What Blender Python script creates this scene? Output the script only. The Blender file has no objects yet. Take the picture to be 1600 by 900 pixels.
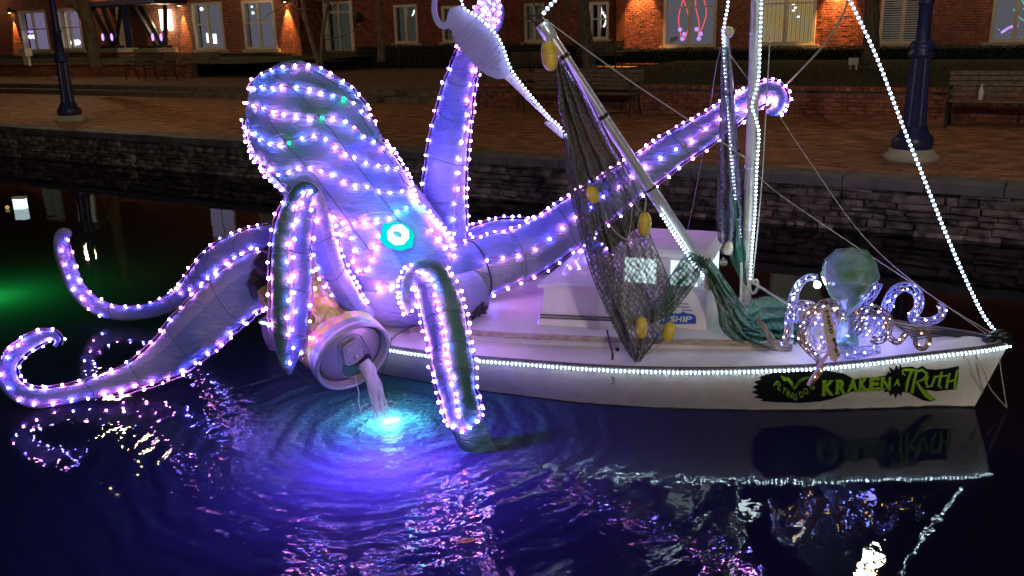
import bpy, bmesh, math, random
import numpy as np
from mathutils import Vector, Matrix, noise
from mathutils.bvhtree import BVHTree
from mathutils.geometry import tessellate_polygon
random.seed(7)
SC = bpy.context.scene
COL = SC.collection
# ------------------------------------------------------------------ camera
FPX = 1400.0                       # focal length in pixels of the 1600 px wide photograph
CAM_H = 2.33                       # eye height over the water, metres
th = math.atan(400/1400.); rl = math.radians(1.33)
CF = Vector((0, math.cos(th), -math.sin(th)))
_U0 = Vector((0, math.sin(th), math.cos(th))); _R0 = Vector((1, 0, 0))
CR = _R0*math.cos(rl) - _U0*math.sin(rl)
CU = _U0*math.cos(rl) + _R0*math.sin(rl)
CC = Vector((0, 0, CAM_H))
cd = bpy.data.cameras.new('camera'); cam = bpy.data.objects.new('camera', cd); COL.objects.link(cam)
cd.lens = 36*FPX/1600; cd.sensor_width = 36; cd.clip_start = .05; cd.clip_end = 1000
cam.matrix_world = Matrix((( CR.x, CU.x, -CF.x, CC.x), (CR.y, CU.y, -CF.y, CC.y), (CR.z, CU.z, -CF.z, CC.z), (0, 0, 0, 1)))
SC.camera = cam
# ------------------------------------------------------------------ world, moonlight, exposure
w = bpy.data.worlds.new('World'); SC.world = w; w.use_nodes = True
nt = w.node_tree; bg = nt.nodes['Background']
sky = nt.nodes.new('ShaderNodeTexSky'); sky.sky_type = 'NISHITA'; sky.sun_disc = False
sky.sun_elevation = math.radians(-2); sky.sun_rotation = math.radians(200)
nt.links.new(sky.outputs[0], bg.inputs[0]); bg.inputs[1].default_value = 0.012
sd = bpy.data.lights.new('moon', 'SUN'); sd.energy = 0.012; sd.angle = math.radians(.5); sd.color = (1, .93, .85)
so = bpy.data.objects.new('moon', sd); COL.objects.link(so); so.rotation_euler = (math.radians(50), 0, math.radians(-30))
SC.view_settings.view_transform = 'Standard'; SC.view_settings.look = 'None'
SC.view_settings.exposure = 0.0; SC.view_settings.gamma = 1
SC.cycles.max_bounces = 6; SC.cycles.transparent_max_bounces = 16
SC.cycles.sample_clamp_indirect = 4.0; SC.cycles.sample_clamp_direct = 0
SC.cycles.caustics_reflective = False; SC.cycles.caustics_refractive = False
SC.cycles.use_denoising = True
# ------------------------------------------------------------------ photo pixel -> place
def ray(px, py): return CF*FPX + CR*(px-800) + CU*(450-py)
def G(px, py, z=0.0):              # where the line of sight meets the level plane z
    d = ray(px, py); return CC + d*((z-CAM_H)/d.z)
def D(px, py, y):                  # the point at distance y
    d = ray(px, py); return CC + d*(y/d.y)
E1 = Vector((.85, -.527, 0)).normalized(); EN = Vector((.527, .85, 0)).normalized(); EO = Vector((-.14, 12.88, 0))
def Q(s, t, z): return EO + E1*s + EN*t + Vector((0, 0, z))      # quay frame: along, away, up
def QS(p): v = p-EO; return v.dot(E1), v.dot(EN)
def FP(px, py, t):                 # on the upright plane t of the quay frame
    d = ray(px, py); k = ((EO+EN*t-CC).dot(EN))/d.dot(EN); p = CC+d*k; return (p-EO).dot(E1), p.z
ZP = .63
# ------------------------------------------------------------------ materials
MAT = {}
def mat(name, col=(.5,.5,.5), rough=.6, metal=0, var=0, vscale=8, bump=0, bscale=30, col2=None, island=0,
        spec=.5, emit=None, estr=0, coat=0, stretch=None, trans=0, alpha=1, detail=4, backface=False):
    m = bpy.data.materials.new(name); m.use_nodes = True; MAT[name] = m
    n = m.node_tree; b = n.nodes['Principled BSDF']
    b.inputs['Base Color'].default_value = (*col, 1); b.inputs['Roughness'].default_value = rough
    b.inputs['Metallic'].default_value = metal; b.inputs['Specular IOR Level'].default_value = spec
    b.inputs['Coat Weight'].default_value = coat; b.inputs['Transmission Weight'].default_value = trans
    b.inputs['Alpha'].default_value = alpha
    if emit: b.inputs['Emission Color'].default_value = (*emit, 1); b.inputs['Emission Strength'].default_value = estr
    tc = None
    if var or bump or col2:
        g = n.nodes.new('ShaderNodeNewGeometry'); src = g.outputs['Position']
        if stretch:
            mp = n.nodes.new('ShaderNodeMapping'); mp.inputs['Scale'].default_value = stretch
            n.links.new(src, mp.inputs[0]); src = mp.outputs[0]
        nz = n.nodes.new('ShaderNodeTexNoise'); nz.inputs['Scale'].default_value = vscale; nz.inputs['Detail'].default_value = detail
        n.links.new(src, nz.inputs['Vector'])
        rp = n.nodes.new('ShaderNodeValToRGB'); rp.color_ramp.elements[0].position = .35; rp.color_ramp.elements[1].position = .65
        a = tuple(max(0, c*(1-var)) for c in col); z = col2 if col2 else tuple(min(1, c*(1+var)) for c in col)
        rp.color_ramp.elements[0].color = (*a, 1); rp.color_ramp.elements[1].color = (*z, 1)
        n.links.new(nz.outputs['Fac'], rp.inputs[0]); out = rp.outputs[0]
        if island:
            hs = n.nodes.new('ShaderNodeHueSaturation'); mr = n.nodes.new('ShaderNodeMapRange')
            mr.inputs[3].default_value = 1-island; mr.inputs[4].default_value = 1+island
            n.links.new(g.outputs['Random Per Island'], mr.inputs[0]); n.links.new(mr.outputs[0], hs.inputs['Value'])
            oi = n.nodes.new('ShaderNodeObjectInfo'); mr2 = n.nodes.new('ShaderNodeMapRange')
            mr2.inputs[3].default_value = 1-island*.7; mr2.inputs[4].default_value = 1+island*.7
            n.links.new(oi.outputs['Random'], mr2.inputs[0])
            mu = n.nodes.new('ShaderNodeMath'); mu.operation = 'MULTIPLY'
            n.links.new(mr.outputs[0], mu.inputs[0]); n.links.new(mr2.outputs[0], mu.inputs[1]); n.links.new(mu.outputs[0], hs.inputs['Value'])
            n.links.new(out, hs.inputs['Color']); out = hs.outputs[0]
        n.links.new(out, b.inputs['Base Color'])
        if bump:
            n2 = n.nodes.new('ShaderNodeTexNoise'); n2.inputs['Scale'].default_value = bscale; n2.inputs['Detail'].default_value = 5
            n.links.new(src, n2.inputs['Vector'])
            bp = n.nodes.new('ShaderNodeBump'); bp.inputs['Strength'].default_value = bump; bp.inputs['Distance'].default_value = .02
            n.links.new(n2.outputs['Fac'], bp.inputs['Height']); n.links.new(bp.outputs[0], b.inputs['Normal'])
    return m
def emat(name, col, s):
    m = bpy.data.materials.new(name); m.use_nodes = True; n = m.node_tree; n.nodes.clear()
    e = n.nodes.new('ShaderNodeEmission'); e.inputs[0].default_value = (*col, 1); e.inputs[1].default_value = s
    o = n.nodes.new('ShaderNodeOutputMaterial'); n.links.new(e.outputs[0], o.inputs[0]); MAT[name] = m; return m

# ------------------------------------------------------------------ mesh building
def tag(o, label=None, cat=None, group=None, kind=None):
    if label: o['label'] = label
    if cat: o['category'] = cat
    if group: o['group'] = group
    if kind: o['kind'] = kind
    return o
def thing(name, label, cat, loc, group=None):
    o = bpy.data.objects.new(name, None); o.location = loc; COL.objects.link(o); o.empty_display_size = .1
    LOC[o.name] = Vector(loc)
    return tag(o, label, cat, group)
LOC = {}
def attach(o, parent):
    """parent o (built in place) under parent without moving it"""
    o.parent = parent
    base = parent
    while base.parent is not None: base = base.parent
    o.matrix_parent_inverse = Matrix.Translation(-LOC[parent.name]) if parent.name in LOC else Matrix()
    return o
def inst(name, mesh, loc, parent=None, rot=None, scale=None):
    o = bpy.data.objects.new(name, mesh); o.location = loc
    if rot is not None: o.rotation_euler = rot
    if scale is not None: o.scale = scale
    COL.objects.link(o)
    if parent is not None: attach(o, parent)
    return o
def copy_tree(root, loc, rz=0):
    r = root.copy(); COL.objects.link(r); r.location = loc; r.rotation_euler.z = root.rotation_euler.z + rz
    for k in ('label', 'group'):
        if k in r: pass
    def rec(a, b):
        for ch in a.children:
            c = ch.copy(); COL.objects.link(c); c.parent = b; c.matrix_parent_inverse = ch.matrix_parent_inverse.copy(); rec(ch, c)
    rec(root, r); return r
class MB:
    def __init__(s): s.v = []; s.f = []; s.mi = []; s.sm = []
    def add(s, vs, fs, mi=0, smooth=False):
        o = len(s.v); s.v.extend([tuple(v) for v in vs]); s.f.extend([tuple(i+o for i in f) for f in fs])
        s.mi.extend([mi]*len(fs)); s.sm.extend([smooth]*len(fs)); return s
    def box(s, c, ax, ay, az, mi=0):      # centre and three half-axis vectors
        c = Vector(c); ax = Vector(ax); ay = Vector(ay); az = Vector(az)
        vs = [c + ax*i + ay*j + az*k for k in (-1, 1) for j in (-1, 1) for i in (-1, 1)]
        return s.add(vs, [(0,2,3,1), (4,5,7,6), (0,1,5,4), (2,6,7,3), (0,4,6,2), (1,3,7,5)], mi)
    def qbox(s, s0, s1, t0, t1, z0, z1, mi=0):
        return s.box(Q((s0+s1)/2, (t0+t1)/2, (z0+z1)/2), E1*(s1-s0)/2, EN*(t1-t0)/2, Vector((0,0,(z1-z0)/2)), mi)
    def prism(s, pts, ext, mi=0):         # polygon of 3-D points pushed along ext
        pts = [Vector(p) for p in pts]; ext = Vector(ext); n = len(pts)
        tr = tessellate_polygon([pts]); vs = pts + [p+ext for p in pts]
        fs = [tuple(t) for t in tr] + [tuple(i+n for i in reversed(t)) for t in tr]
        fs += [(i, (i+1) % n, (i+1) % n+n, i+n) for i in range(n)]
        return s.add(vs, fs, mi)
    def tube(s, pts, r, n=8, mi=0, smooth=True, caps=True, up=None):
        pts = [Vector(p) for p in pts]; m = len(pts); rr = r if hasattr(r, '__len__') else [r]*m
        vs = []; prev = None
        for i, p in enumerate(pts):
            t = (pts[min(i+1, m-1)] - pts[max(i-1, 0)]); t = t.normalized() if t.length > 1e-9 else Vector((0,0,1))
            if prev is None:
                a = Vector((0,0,1)) if abs(t.z) < .9 else Vector((1,0,0)); u = t.cross(a).normalized()
            else: u = (prev - t*prev.dot(t)); u = u.normalized() if u.length > 1e-6 else t.orthogonal().normalized()
            prev = u; v = t.cross(u)
            for k in range(n):
                an = 2*math.pi*k/n; vs.append(p + (u*math.cos(an) + v*math.sin(an))*rr[i])
        fs = [(i*n+k, i*n+(k+1) % n, (i+1)*n+(k+1) % n, (i+1)*n+k) for i in range(m-1) for k in range(n)]
        s.add(vs, fs, mi, smooth)
        if caps: s.add(vs[:n], [tuple(range(n))[::-1]], mi); s.add(vs[-n:], [tuple(range(n))], mi)
        return s
    def lathe(s, prof, o, axis=(0,0,1), n=24, mi=0, smooth=True, sx=1, sy=1, caps=True):  # prof: (r, h) from bottom to top
        o = Vector(o); a = Vector(axis).normalized(); u = a.orthogonal().normalized() if abs(a.z) < .99 else Vector((1,0,0)); v = a.cross(u)
        vs = []
        for r, h in prof:
            for k in range(n):
                an = 2*math.pi*k/n; vs.append(o + a*h + u*(r*sx*math.cos(an)) + v*(r*sy*math.sin(an)))
        fs = [(i*n+k, i*n+(k+1) % n, (i+1)*n+(k+1) % n, (i+1)*n+k) for i in range(len(prof)-1) for k in range(n)]
        s.add(vs, fs, mi, smooth)
        if caps and prof[0][0] > 1e-4: s.add(vs[:n], [tuple(range(n))[::-1]], mi)
        if caps and prof[-1][0] > 1e-4: s.add(vs[-n:], [tuple(range(n))], mi)
        return s
    def ball(s, c, r, n=8, mi=0, sc=(1,1,1)):
        c = Vector(c); vs = []; m = max(3, n//2+1)
        for i in range(m+1):
            ph = math.pi*i/m
            for k in range(n):
                an = 2*math.pi*k/n
                vs.append(c + Vector((math.sin(ph)*math.cos(an)*sc[0], math.sin(ph)*math.sin(an)*sc[1], math.cos(ph)*sc[2]))*r)
        return s.add(vs, [(i*n+k, (i+1)*n+k, (i+1)*n+(k+1) % n, i*n+(k+1) % n) for i in range(m) for k in range(n)], mi, True)
    def mesh(s, name, mats):
        me = bpy.data.meshes.new(name); me.from_pydata(s.v, [], s.f)
        for m in (mats if isinstance(mats, (list, tuple)) else [mats]): me.materials.append(MAT[m] if isinstance(m, str) else m)
        me.polygons.foreach_set('material_index', s.mi); me.polygons.foreach_set('use_smooth', s.sm); me.update(); return me
    def build(s, name, mats, parent=None, **kw):
        o = bpy.data.objects.new(name, s.mesh(name, mats)); COL.objects.link(o)
        if parent is not None: attach(o, parent)
        return tag(o, **kw)
def smooth_path(P, n=12):          # Catmull-Rom through tuples of any length
    P = [np.array(p, float) for p in P]; out = []
    for i in range(len(P)-1):
        p0 = P[max(i-1, 0)]; p1 = P[i]; p2 = P[i+1]; p3 = P[min(i+2, len(P)-1)]
        for k in range(n):
            t = k/n; out.append(.5*((2*p1) + (-p0+p2)*t + (2*p0-5*p1+4*p2-p3)*t*t + (-p0+3*p1-3*p2+p3)*t**3))
    out.append(P[-1]); return out
def V3(a): return Vector((float(a[0]), float(a[1]), float(a[2])))
def world_path(P, n=8):            # P: (px, py, distance)
    return [V3(a) for a in smooth_path([tuple(D(*p)) for p in P], n)]
def resample(pts, step):
    out = [pts[0].copy()]; acc = 0.0
    for a, b in zip(pts, pts[1:]):
        L = (b-a).length
        if L < 1e-9: continue
        pos = step-acc
        while pos <= L: out.append(a.lerp(b, pos/L)); pos += step
        acc = (acc+L) % step
    return out
# ================================================================== MATERIALS
mat('facade_brick', (.27,.075,.045), .85, var=.35, vscale=6, bump=.4, bscale=60, island=.35)
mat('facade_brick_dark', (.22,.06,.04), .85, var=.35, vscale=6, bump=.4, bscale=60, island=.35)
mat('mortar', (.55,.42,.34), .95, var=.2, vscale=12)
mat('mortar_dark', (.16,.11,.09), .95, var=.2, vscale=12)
mat('stone_trim', (.5,.46,.36), .8, var=.15, vscale=6, bump=.3)
mat('window_paint', (.72,.68,.58), .5, var=.06, vscale=5)
mat('planter_brick', (.25,.09,.055), .85, var=.35, vscale=9, bump=.5, bscale=70, island=.35)
mat('paver', (.28,.125,.065), .7, var=.35, vscale=3, bump=.5, bscale=60, island=.3)
mat('paver_bed', (.20,.12,.08), .9, var=.2, vscale=3, bump=.3)
mat('coping', (.14,.13,.14), .75, var=.3, vscale=4, bump=.5, bscale=40, island=.15)
mat('quay_stone', (.09,.07,.068), .9, col2=(.26,.21,.21), var=.5, vscale=7, bump=1, bscale=35, island=.55)
mat('quay_backing', (.035,.03,.028), .95, var=.4, vscale=9)
mat('lawn', (.045,.055,.02), .95, var=.5, vscale=14, bump=1, bscale=60)
mat('step_stone', (.14,.11,.09), .85, var=.3, vscale=5, bump=.4)
mat('hedge_leaf', (.03,.05,.02), .7, var=.6, vscale=20, island=.5)
mat('hedge_core', (.008,.012,.006), .95)
mat('bark', (.16,.13,.085), .95, var=.4, vscale=20, bump=1, bscale=50, stretch=(1,1,.25))
mat('lamp_paint', (.03,.04,.13), .35, var=.15, vscale=10, spec=.6)
mat('bench_wood', (.15,.11,.085), .8, var=.35, vscale=18, bump=.3)
mat('black_iron', (.012,.013,.016), .45)
mat('white_plastic', (.7,.68,.62), .5, var=.05)
mat('boat_white', (.78,.75,.71), .28, col2=(.88,.85,.81), var=.0, vscale=9, stretch=(1.2,1.2,.25), bump=.05, bscale=8, coat=.3)
mat('boat_deck', (.66,.64,.62), .5, var=.12, vscale=4, bump=.12, bscale=60)
mat('boat_trim', (.10,.095,.10), .5, var=.3, vscale=20)
mat('wood_strip', (.38,.32,.24), .6, var=.3, vscale=12, stretch=(1,6,6))
mat('metal_tube', (.66,.67,.72), .3, metal=.55, var=.08, vscale=8)
mat('mast_paint', (.5,.47,.40), .4, metal=.2, var=.2, vscale=10)
mat('rope', (.42,.40,.36), .85)
mat('dark_cord', (.02,.02,.022), .6)
mat('float_yellow', (.72,.52,.06), .42, var=.25, vscale=14, bump=.1, coat=.1)
mat('float_pale', (.62,.55,.38), .45, var=.2, vscale=14, coat=.1)
mat('can_metal', (.40,.39,.43), .4, metal=.35, var=.08, vscale=6)
mat('can_dark', (.03,.02,.03), .5)
mat('hole_dark', (.02,.015,.03), .5)
mat('print_green', (.30,.60,.03), .5)
mat('print_black', (.006,.007,.008), .5)
mat('print_blue', (.02,.10,.42), .5)
mat('print_grey', (.15,.18,.25), .5)
mat('print_white', (.8,.8,.8), .5)
mat('letter_dark', (.10,.07,.08), .6)
mat('board_wood', (.66,.54,.52), .7, var=.2, vscale=12, stretch=(1,1,.2))
mat('lure_paint', (.34,.31,.62), .55, var=.05, vscale=4)
mat('lure_shank', (.70,.46,.80), .5, var=.05)
mat('wire_pink', (.55,.28,.6), .5)
mat('wire_clear', (.5,.5,.6), .4)
mat('rope_pvc', (.5,.62,.66), .3, emit=(.55,.8,1), estr=.35)
mat('seam_thread', (.05,.06,.12), .7)
mat('leaf_brown', (.12,.09,.05), .6)
mat('leaf_orange', (.5,.14,.02), .5)
mat('wicker', (.42,.42,.75), .45)
mat('wicker_brown', (.25,.18,.16), .5)
mat('eye_black', (.0,.03,.03), .3)
def fabric(name, a, b, c, scale=2.2, bump=.42, glow=.0):
    m = mat(name, a, .62, spec=.3); n = m.node_tree; bs = n.nodes['Principled BSDF']
    g = n.nodes.new('ShaderNodeNewGeometry'); nz = n.nodes.new('ShaderNodeTexNoise'); nz.inputs['Scale'].default_value = scale; nz.inputs['Detail'].default_value = 2
    n.links.new(g.outputs['Position'], nz.inputs['Vector'])
    rp = n.nodes.new('ShaderNodeValToRGB'); e = rp.color_ramp.elements
    e[0].position = .36; e[0].color = (*a, 1); e[1].position = .64; e[1].color = (*c, 1); k = e.new(.5); k.color = (*b, 1)
    n.links.new(nz.outputs['Fac'], rp.inputs[0]); n.links.new(rp.outputs[0], bs.inputs['Base Color'])
    mp = n.nodes.new('ShaderNodeMapping'); mp.inputs['Rotation'].default_value = (.4,.8,.3); mp.inputs['Scale'].default_value = (1,1,3.2)
    n.links.new(g.outputs['Position'], mp.inputs[0])
    n2 = n.nodes.new('ShaderNodeTexNoise'); n2.inputs['Scale'].default_value = 7; n2.inputs['Detail'].default_value = 5; n2.inputs['Distortion'].default_value = 1.2
    n.links.new(mp.outputs[0], n2.inputs['Vector'])
    bp = n.nodes.new('ShaderNodeBump'); bp.inputs['Strength'].default_value = bump; bp.inputs['Distance'].default_value = .08
    n.links.new(n2.outputs['Fac'], bp.inputs['Height']); n.links.new(bp.outputs[0], bs.inputs['Normal'])
    return m
mat('can_letter', (.75,.5,.62), .5)
mat('can_green', (.42,.5,.04), .45)
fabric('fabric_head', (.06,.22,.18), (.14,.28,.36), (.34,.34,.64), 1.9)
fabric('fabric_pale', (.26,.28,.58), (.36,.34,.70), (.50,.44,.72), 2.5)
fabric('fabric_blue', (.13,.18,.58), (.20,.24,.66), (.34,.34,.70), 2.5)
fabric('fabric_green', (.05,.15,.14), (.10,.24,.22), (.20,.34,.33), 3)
fabric('fabric_olive', (.19,.24,.28), (.27,.31,.42), (.38,.38,.55), 3)
# can print
def can_print():
    m = mat('can_print', (.5,.4,.1), .38, metal=.1); n = m.node_tree; b = n.nodes['Principled BSDF']
    g = n.nodes.new('ShaderNodeNewGeometry'); nz = n.nodes.new('ShaderNodeTexNoise'); nz.inputs['Scale'].default_value = 6; nz.inputs['Distortion'].default_value = 1.5; nz.inputs['Detail'].default_value = 1
    n.links.new(g.outputs['Position'], nz.inputs['Vector']); rp = n.nodes.new('ShaderNodeValToRGB'); rp.color_ramp.interpolation = 'CONSTANT'; e = rp.color_ramp.elements
    e[0].position = 0; e[0].color = (.50,.50,.05,1); e[1].position = .47; e[1].color = (.75,.24,.34,1)
    k = e.new(.53); k.color = (.62,.48,.08,1); k = e.new(.62); k.color = (.75,.58,.55,1); k = e.new(.68); k.color = (.45,.52,.05,1)
    n.links.new(nz.outputs['Fac'], rp.inputs[0]); n.links.new(rp.outputs[0], b.inputs['Base Color'])
can_print()
# netting: a see-through weave, denser where the folds gather
def netmat(name, col, dens):
    m = bpy.data.materials.new(name); m.use_nodes = True; MAT[name] = m; n = m.node_tree; n.nodes.clear()
    o = n.nodes.new('ShaderNodeOutputMaterial'); mx = n.nodes.new('ShaderNodeMixShader'); tr = n.nodes.new('ShaderNodeBsdfTransparent')
    b = n.nodes.new('ShaderNodeBsdfPrincipled'); b.inputs['Base Color'].default_value = (*col, 1); b.inputs['Roughness'].default_value = .6
    g = n.nodes.new('ShaderNodeNewGeometry'); nz = n.nodes.new('ShaderNodeTexNoise'); nz.inputs['Scale'].default_value = 9; nz.inputs['Detail'].default_value = 6
    mp = n.nodes.new('ShaderNodeMapping'); mp.inputs['Scale'].default_value = (3,3,.7); mp.inputs['Rotation'].default_value = (0,.35,0)
    n.links.new(g.outputs['Position'], mp.inputs[0]); n.links.new(mp.outputs[0], nz.inputs['Vector'])
    mr = n.nodes.new('ShaderNodeMapRange'); mr.inputs[1].default_value = .35; mr.inputs[2].default_value = .68; mr.inputs[3].default_value = dens-.30; mr.inputs[4].default_value = min(1, dens+.3)
    n.links.new(nz.outputs['Fac'], mr.inputs[0]); last = mr.outputs[0]
    for rot in (.75, -.75):      # the crossing threads of the mesh
        m2 = n.nodes.new('ShaderNodeMapping'); m2.inputs['Rotation'].default_value = (0, rot, 0); n.links.new(g.outputs['Position'], m2.inputs[0])
        wv = n.nodes.new('ShaderNodeTexWave'); wv.inputs['Scale'].default_value = 11; wv.inputs['Distortion'].default_value = 1.5; wv.inputs['Detail Scale'].default_value = 2; n.links.new(m2.outputs[0], wv.inputs['Vector'])
        pw = n.nodes.new('ShaderNodeMath'); pw.operation = 'POWER'; n.links.new(wv.outputs['Fac'], pw.inputs[0]); pw.inputs[1].default_value = 6
        ma = n.nodes.new('ShaderNodeMath'); ma.operation = 'MULTIPLY_ADD'; n.links.new(pw.outputs[0], ma.inputs[0]); ma.inputs[1].default_value = .38; n.links.new(last, ma.inputs[2]); ma.use_clamp = True; last = ma.outputs[0]
    n.links.new(last, mx.inputs[0])
    n.links.new(tr.outputs[0], mx.inputs[1]); n.links.new(b.outputs[0], mx.inputs[2]); n.links.new(mx.outputs[0], o.inputs[0])
netmat('net_grey', (.13,.13,.125), .54)
netmat('net_green', (.05,.16,.10), .78)
netmat('net_teal', (.02,.15,.10), .85)
netmat('net_violet', (.16,.17,.24), .6)
# lights
emat('led_pink', (.88,.27,1.0), 112); emat('led_violet', (.20,.16,1.0), 190); emat('led_cyan', (.1,.9,1.0), 55); emat('led_green', (.0,1.0,.35), 30)
emat('led_white', (.62,.86,1.0), 30); emat('led_blue', (.22,.28,1.0), 70); emat('led_warm', (1.0,.6,.25), 25)
emat('lamp_globe_glow', (1.0,.85,.6), 60); emat('lamp_globe_cool', (.9,1,.85), 60)
emat('sconce_glow', (1.0,.6,.2), 30); emat('tube_glow', (1.0,.85,.55), 7)
emat('led_cyanwhite', (.4,1,.95), 4)
emat('violet_gleam', (.42,.2,1), 1.1)  # violet sheen of the metal boom, put into a glowing colour
emat('eye_white', (.75,1,.98), 1.6); emat('eye_teal', (.0,.85,.85), .95)
emat('room_dim', (.30,.27,.22), .5); emat('room_grey', (.33,.33,.42), .42); emat('room_violet', (.42,.36,.62), .55); emat('room_yellow', (.85,.6,.2), .55)
emat('room_dark', (.12,.13,.11), .35); emat('neon_red', (1,.12,.12), 1.6); emat('neon_violet', (.6,.35,1), 1.6); emat('neon_white', (.9,1,1), 2.5); emat('neon_mint', (.3,.9,.7), .8)
emat('cabin_glow', (.72,.95,1.0), 1.35)
mat('pane_glass', (.02,.02,.02), .04, alpha=.22, spec=.8)
# ================================================================== WATER
RC = G(608, 668); RC.z = 0                 # where the stream falls
def water_material():
    m = bpy.data.materials.new('canal_water'); m.use_nodes = True; MAT['canal_water'] = m; n = m.node_tree; n.nodes.clear(); L = n.links.new
    def M(op, a, b=None, c=None):
        x = n.nodes.new('ShaderNodeMath'); x.operation = op
        for i, v in enumerate((a, b, c)):
            if v is None: continue
            if isinstance(v, (int, float)): x.inputs[i].default_value = v
            else: L(v, x.inputs[i])
        return x.outputs[0]
    g = n.nodes.new('ShaderNodeNewGeometry'); P = g.outputs['Position']
    def nz(scale, detail=3, dist=0, vec=None):
        x = n.nodes.new('ShaderNodeTexNoise'); x.inputs['Scale'].default_value = scale; x.inputs['Detail'].default_value = detail; x.inputs['Distortion'].default_value = dist
        L(vec or P, x.inputs['Vector']); return x.outputs['Fac']
    def radius(c):
        v = n.nodes.new('ShaderNodeVectorMath'); v.operation = 'DISTANCE'; L(P, v.inputs[0]); v.inputs[1].default_value = c; return v.outputs['Value']
    r = radius(tuple(RC))
    jit = M('MULTIPLY', nz(2.6, 4), 13.0)
    wv = M('SINE', M('ADD', M('MULTIPLY', r, 36.0), jit))
    wv2 = M('SINE', M('ADD', M('MULTIPLY', r, 71.0), M('MULTIPLY', nz(5, 2), 9.0)))
    env = M('POWER', 2.718, M('MULTIPLY', r, -1.25))
    near = M('POWER', 2.718, M('MULTIPLY', M('MULTIPLY', r, r), -3.2))
    h = M('MULTIPLY', M('ADD', M('MULTIPLY', wv, .0085), M('MULTIPLY', wv2, .0022)), env)
    h = M('ADD', h, M('MULTIPLY', M('MULTIPLY', nz(24, 4), .035), near))
    h = M('ADD', h, M('MULTIPLY', M('MULTIPLY', nz(15, 2, .5), .0095), M('ADD', env, .008)))
    h = M('ADD', h, M('MULTIPLY', nz(1.7, 2), .0022))
    bp = n.nodes.new('ShaderNodeBump'); bp.inputs['Strength'].default_value = 1; bp.inputs['Distance'].default_value = 1; L(h, bp.inputs['Height'])
    fr = n.nodes.new('ShaderNodeFresnel'); fr.inputs['IOR'].default_value = 1.34; L(bp.outputs[0], fr.inputs['Normal'])
    gl = n.nodes.new('ShaderNodeBsdfGlossy'); gl.inputs['Roughness'].default_value = .015; L(bp.outputs[0], gl.inputs['Normal'])
    df = n.nodes.new('ShaderNodeBsdfDiffuse'); df.inputs[0].default_value = (.005,.0045,.008,1)
    tl = n.nodes.new('ShaderNodeBsdfTranslucent'); tl.inputs[0].default_value = (.34,.36,.5,1); L(bp.outputs[0], tl.inputs['Normal'])
    ad = n.nodes.new('ShaderNodeAddShader'); L(df.outputs[0], ad.inputs[0]); L(tl.outputs[0], ad.inputs[1])
    mx = n.nodes.new('ShaderNodeMixShader'); L(fr.outputs[0], mx.inputs[0]); L(ad.outputs[0], mx.inputs[1]); L(gl.outputs[0], mx.inputs[2])
    o = n.nodes.new('ShaderNodeOutputMaterial'); L(mx.outputs[0], o.inputs[0])
water_material()
b = MB(); b.add([Q(-70,0.05,0), Q(-70,-26,0), Q(30,-26,0), Q(30,0.05,0)], [(0,1,2,3)]); b.build('canal_water', 'canal_water', kind='structure')
def point_light(name, loc, col, power, r=.05, parent=None):
    l = bpy.data.lights.new(name, 'POINT'); l.color = col; l.energy = power; l.shadow_soft_size = r
    o = bpy.data.objects.new(name, l); o.location = loc; COL.objects.link(o)
    if parent is not None: attach(o, parent)
    return o
def spot_light(name, loc, tgt, col, power, ang, blend=.5, r=.03, parent=None):
    l = bpy.data.lights.new(name, 'SPOT'); l.color = col; l.energy = power; l.shadow_soft_size = r; l.spot_size = math.radians(ang); l.spot_blend = blend
    o = bpy.data.objects.new(name, l); o.location = loc; o.rotation_euler = (Vector(tgt)-Vector(loc)).to_track_quat('-Z', 'Y').to_euler(); COL.objects.link(o)
    if parent is not None: attach(o, parent)
    return o
# two floodlights sunk under the pouring stream
pl = thing('underwater_light', 'bright white and cyan lamp shining up through the water under the pouring stream', 'light', G(607,655,-.12))
c = G(607, 657); c.z = -.13
MB().lathe([(.0,-.05),(.05,-.05),(.055,0),(.05,.02)], c).build('housing', 'black_iron', pl)
MB().ball(c+Vector((0,.0,.128)), .035, 12, sc=(1.1,1,.35)).ball(c+Vector((.05,.02,.128)), .02, 8, sc=(1,1,.4)).build('lens', 'led_cyanwhite', pl)  # glowing blobs at the surface stand in for the brightly lit foam
point_light('bulb_light', c+Vector((0,0,.03)), (.12,1,.95), 11, .04, pl)
c2 = G(598, 722); c2.z = -.32
pl = thing('blue_pool_light', 'sunken blue floodlight colouring the dark water around the stream', 'light', c2)
MB().lathe([(.0,-.08),(.09,-.08),(.11,0),(.1,.03)], c2-Vector((0,0,.1))).build('housing', 'black_iron', pl)
point_light('blue_light', c2, (.13,.05,1), 25, .08, pl)
c3 = G(-35, 468); c3.z = -.4
pl = thing('green_pool_light', 'sunken green floodlight glowing in the canal at the far left edge', 'light', c3)
MB().lathe([(.0,-.08),(.09,-.08),(.11,0),(.1,.03)], c3-Vector((0,0,.1))).build('housing', 'black_iron', pl)
point_light('green_light', c3, (.02,1,.12), 9, .08, pl)
c4 = G(33, 326); pl = thing('floating_light_box', 'small white lit box floating by the quay wall at far left', 'light', c4)
MB().box(c4+Vector((0,0,.07)), CR*.075, Vector((0,.06,0)), Vector((0,0,.085))).build('lit_panel', 'cabin_glow', pl)
MB().box(c4+Vector((0,0,.165)), CR*.10, Vector((0,.08,0)), Vector((0,0,.008))).build('cover', 'black_iron', pl)
MB().ball(c4+CR*-.2+Vector((0,0,.02)), .03, 8).build('small_lamp', 'room_yellow', pl)
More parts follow.
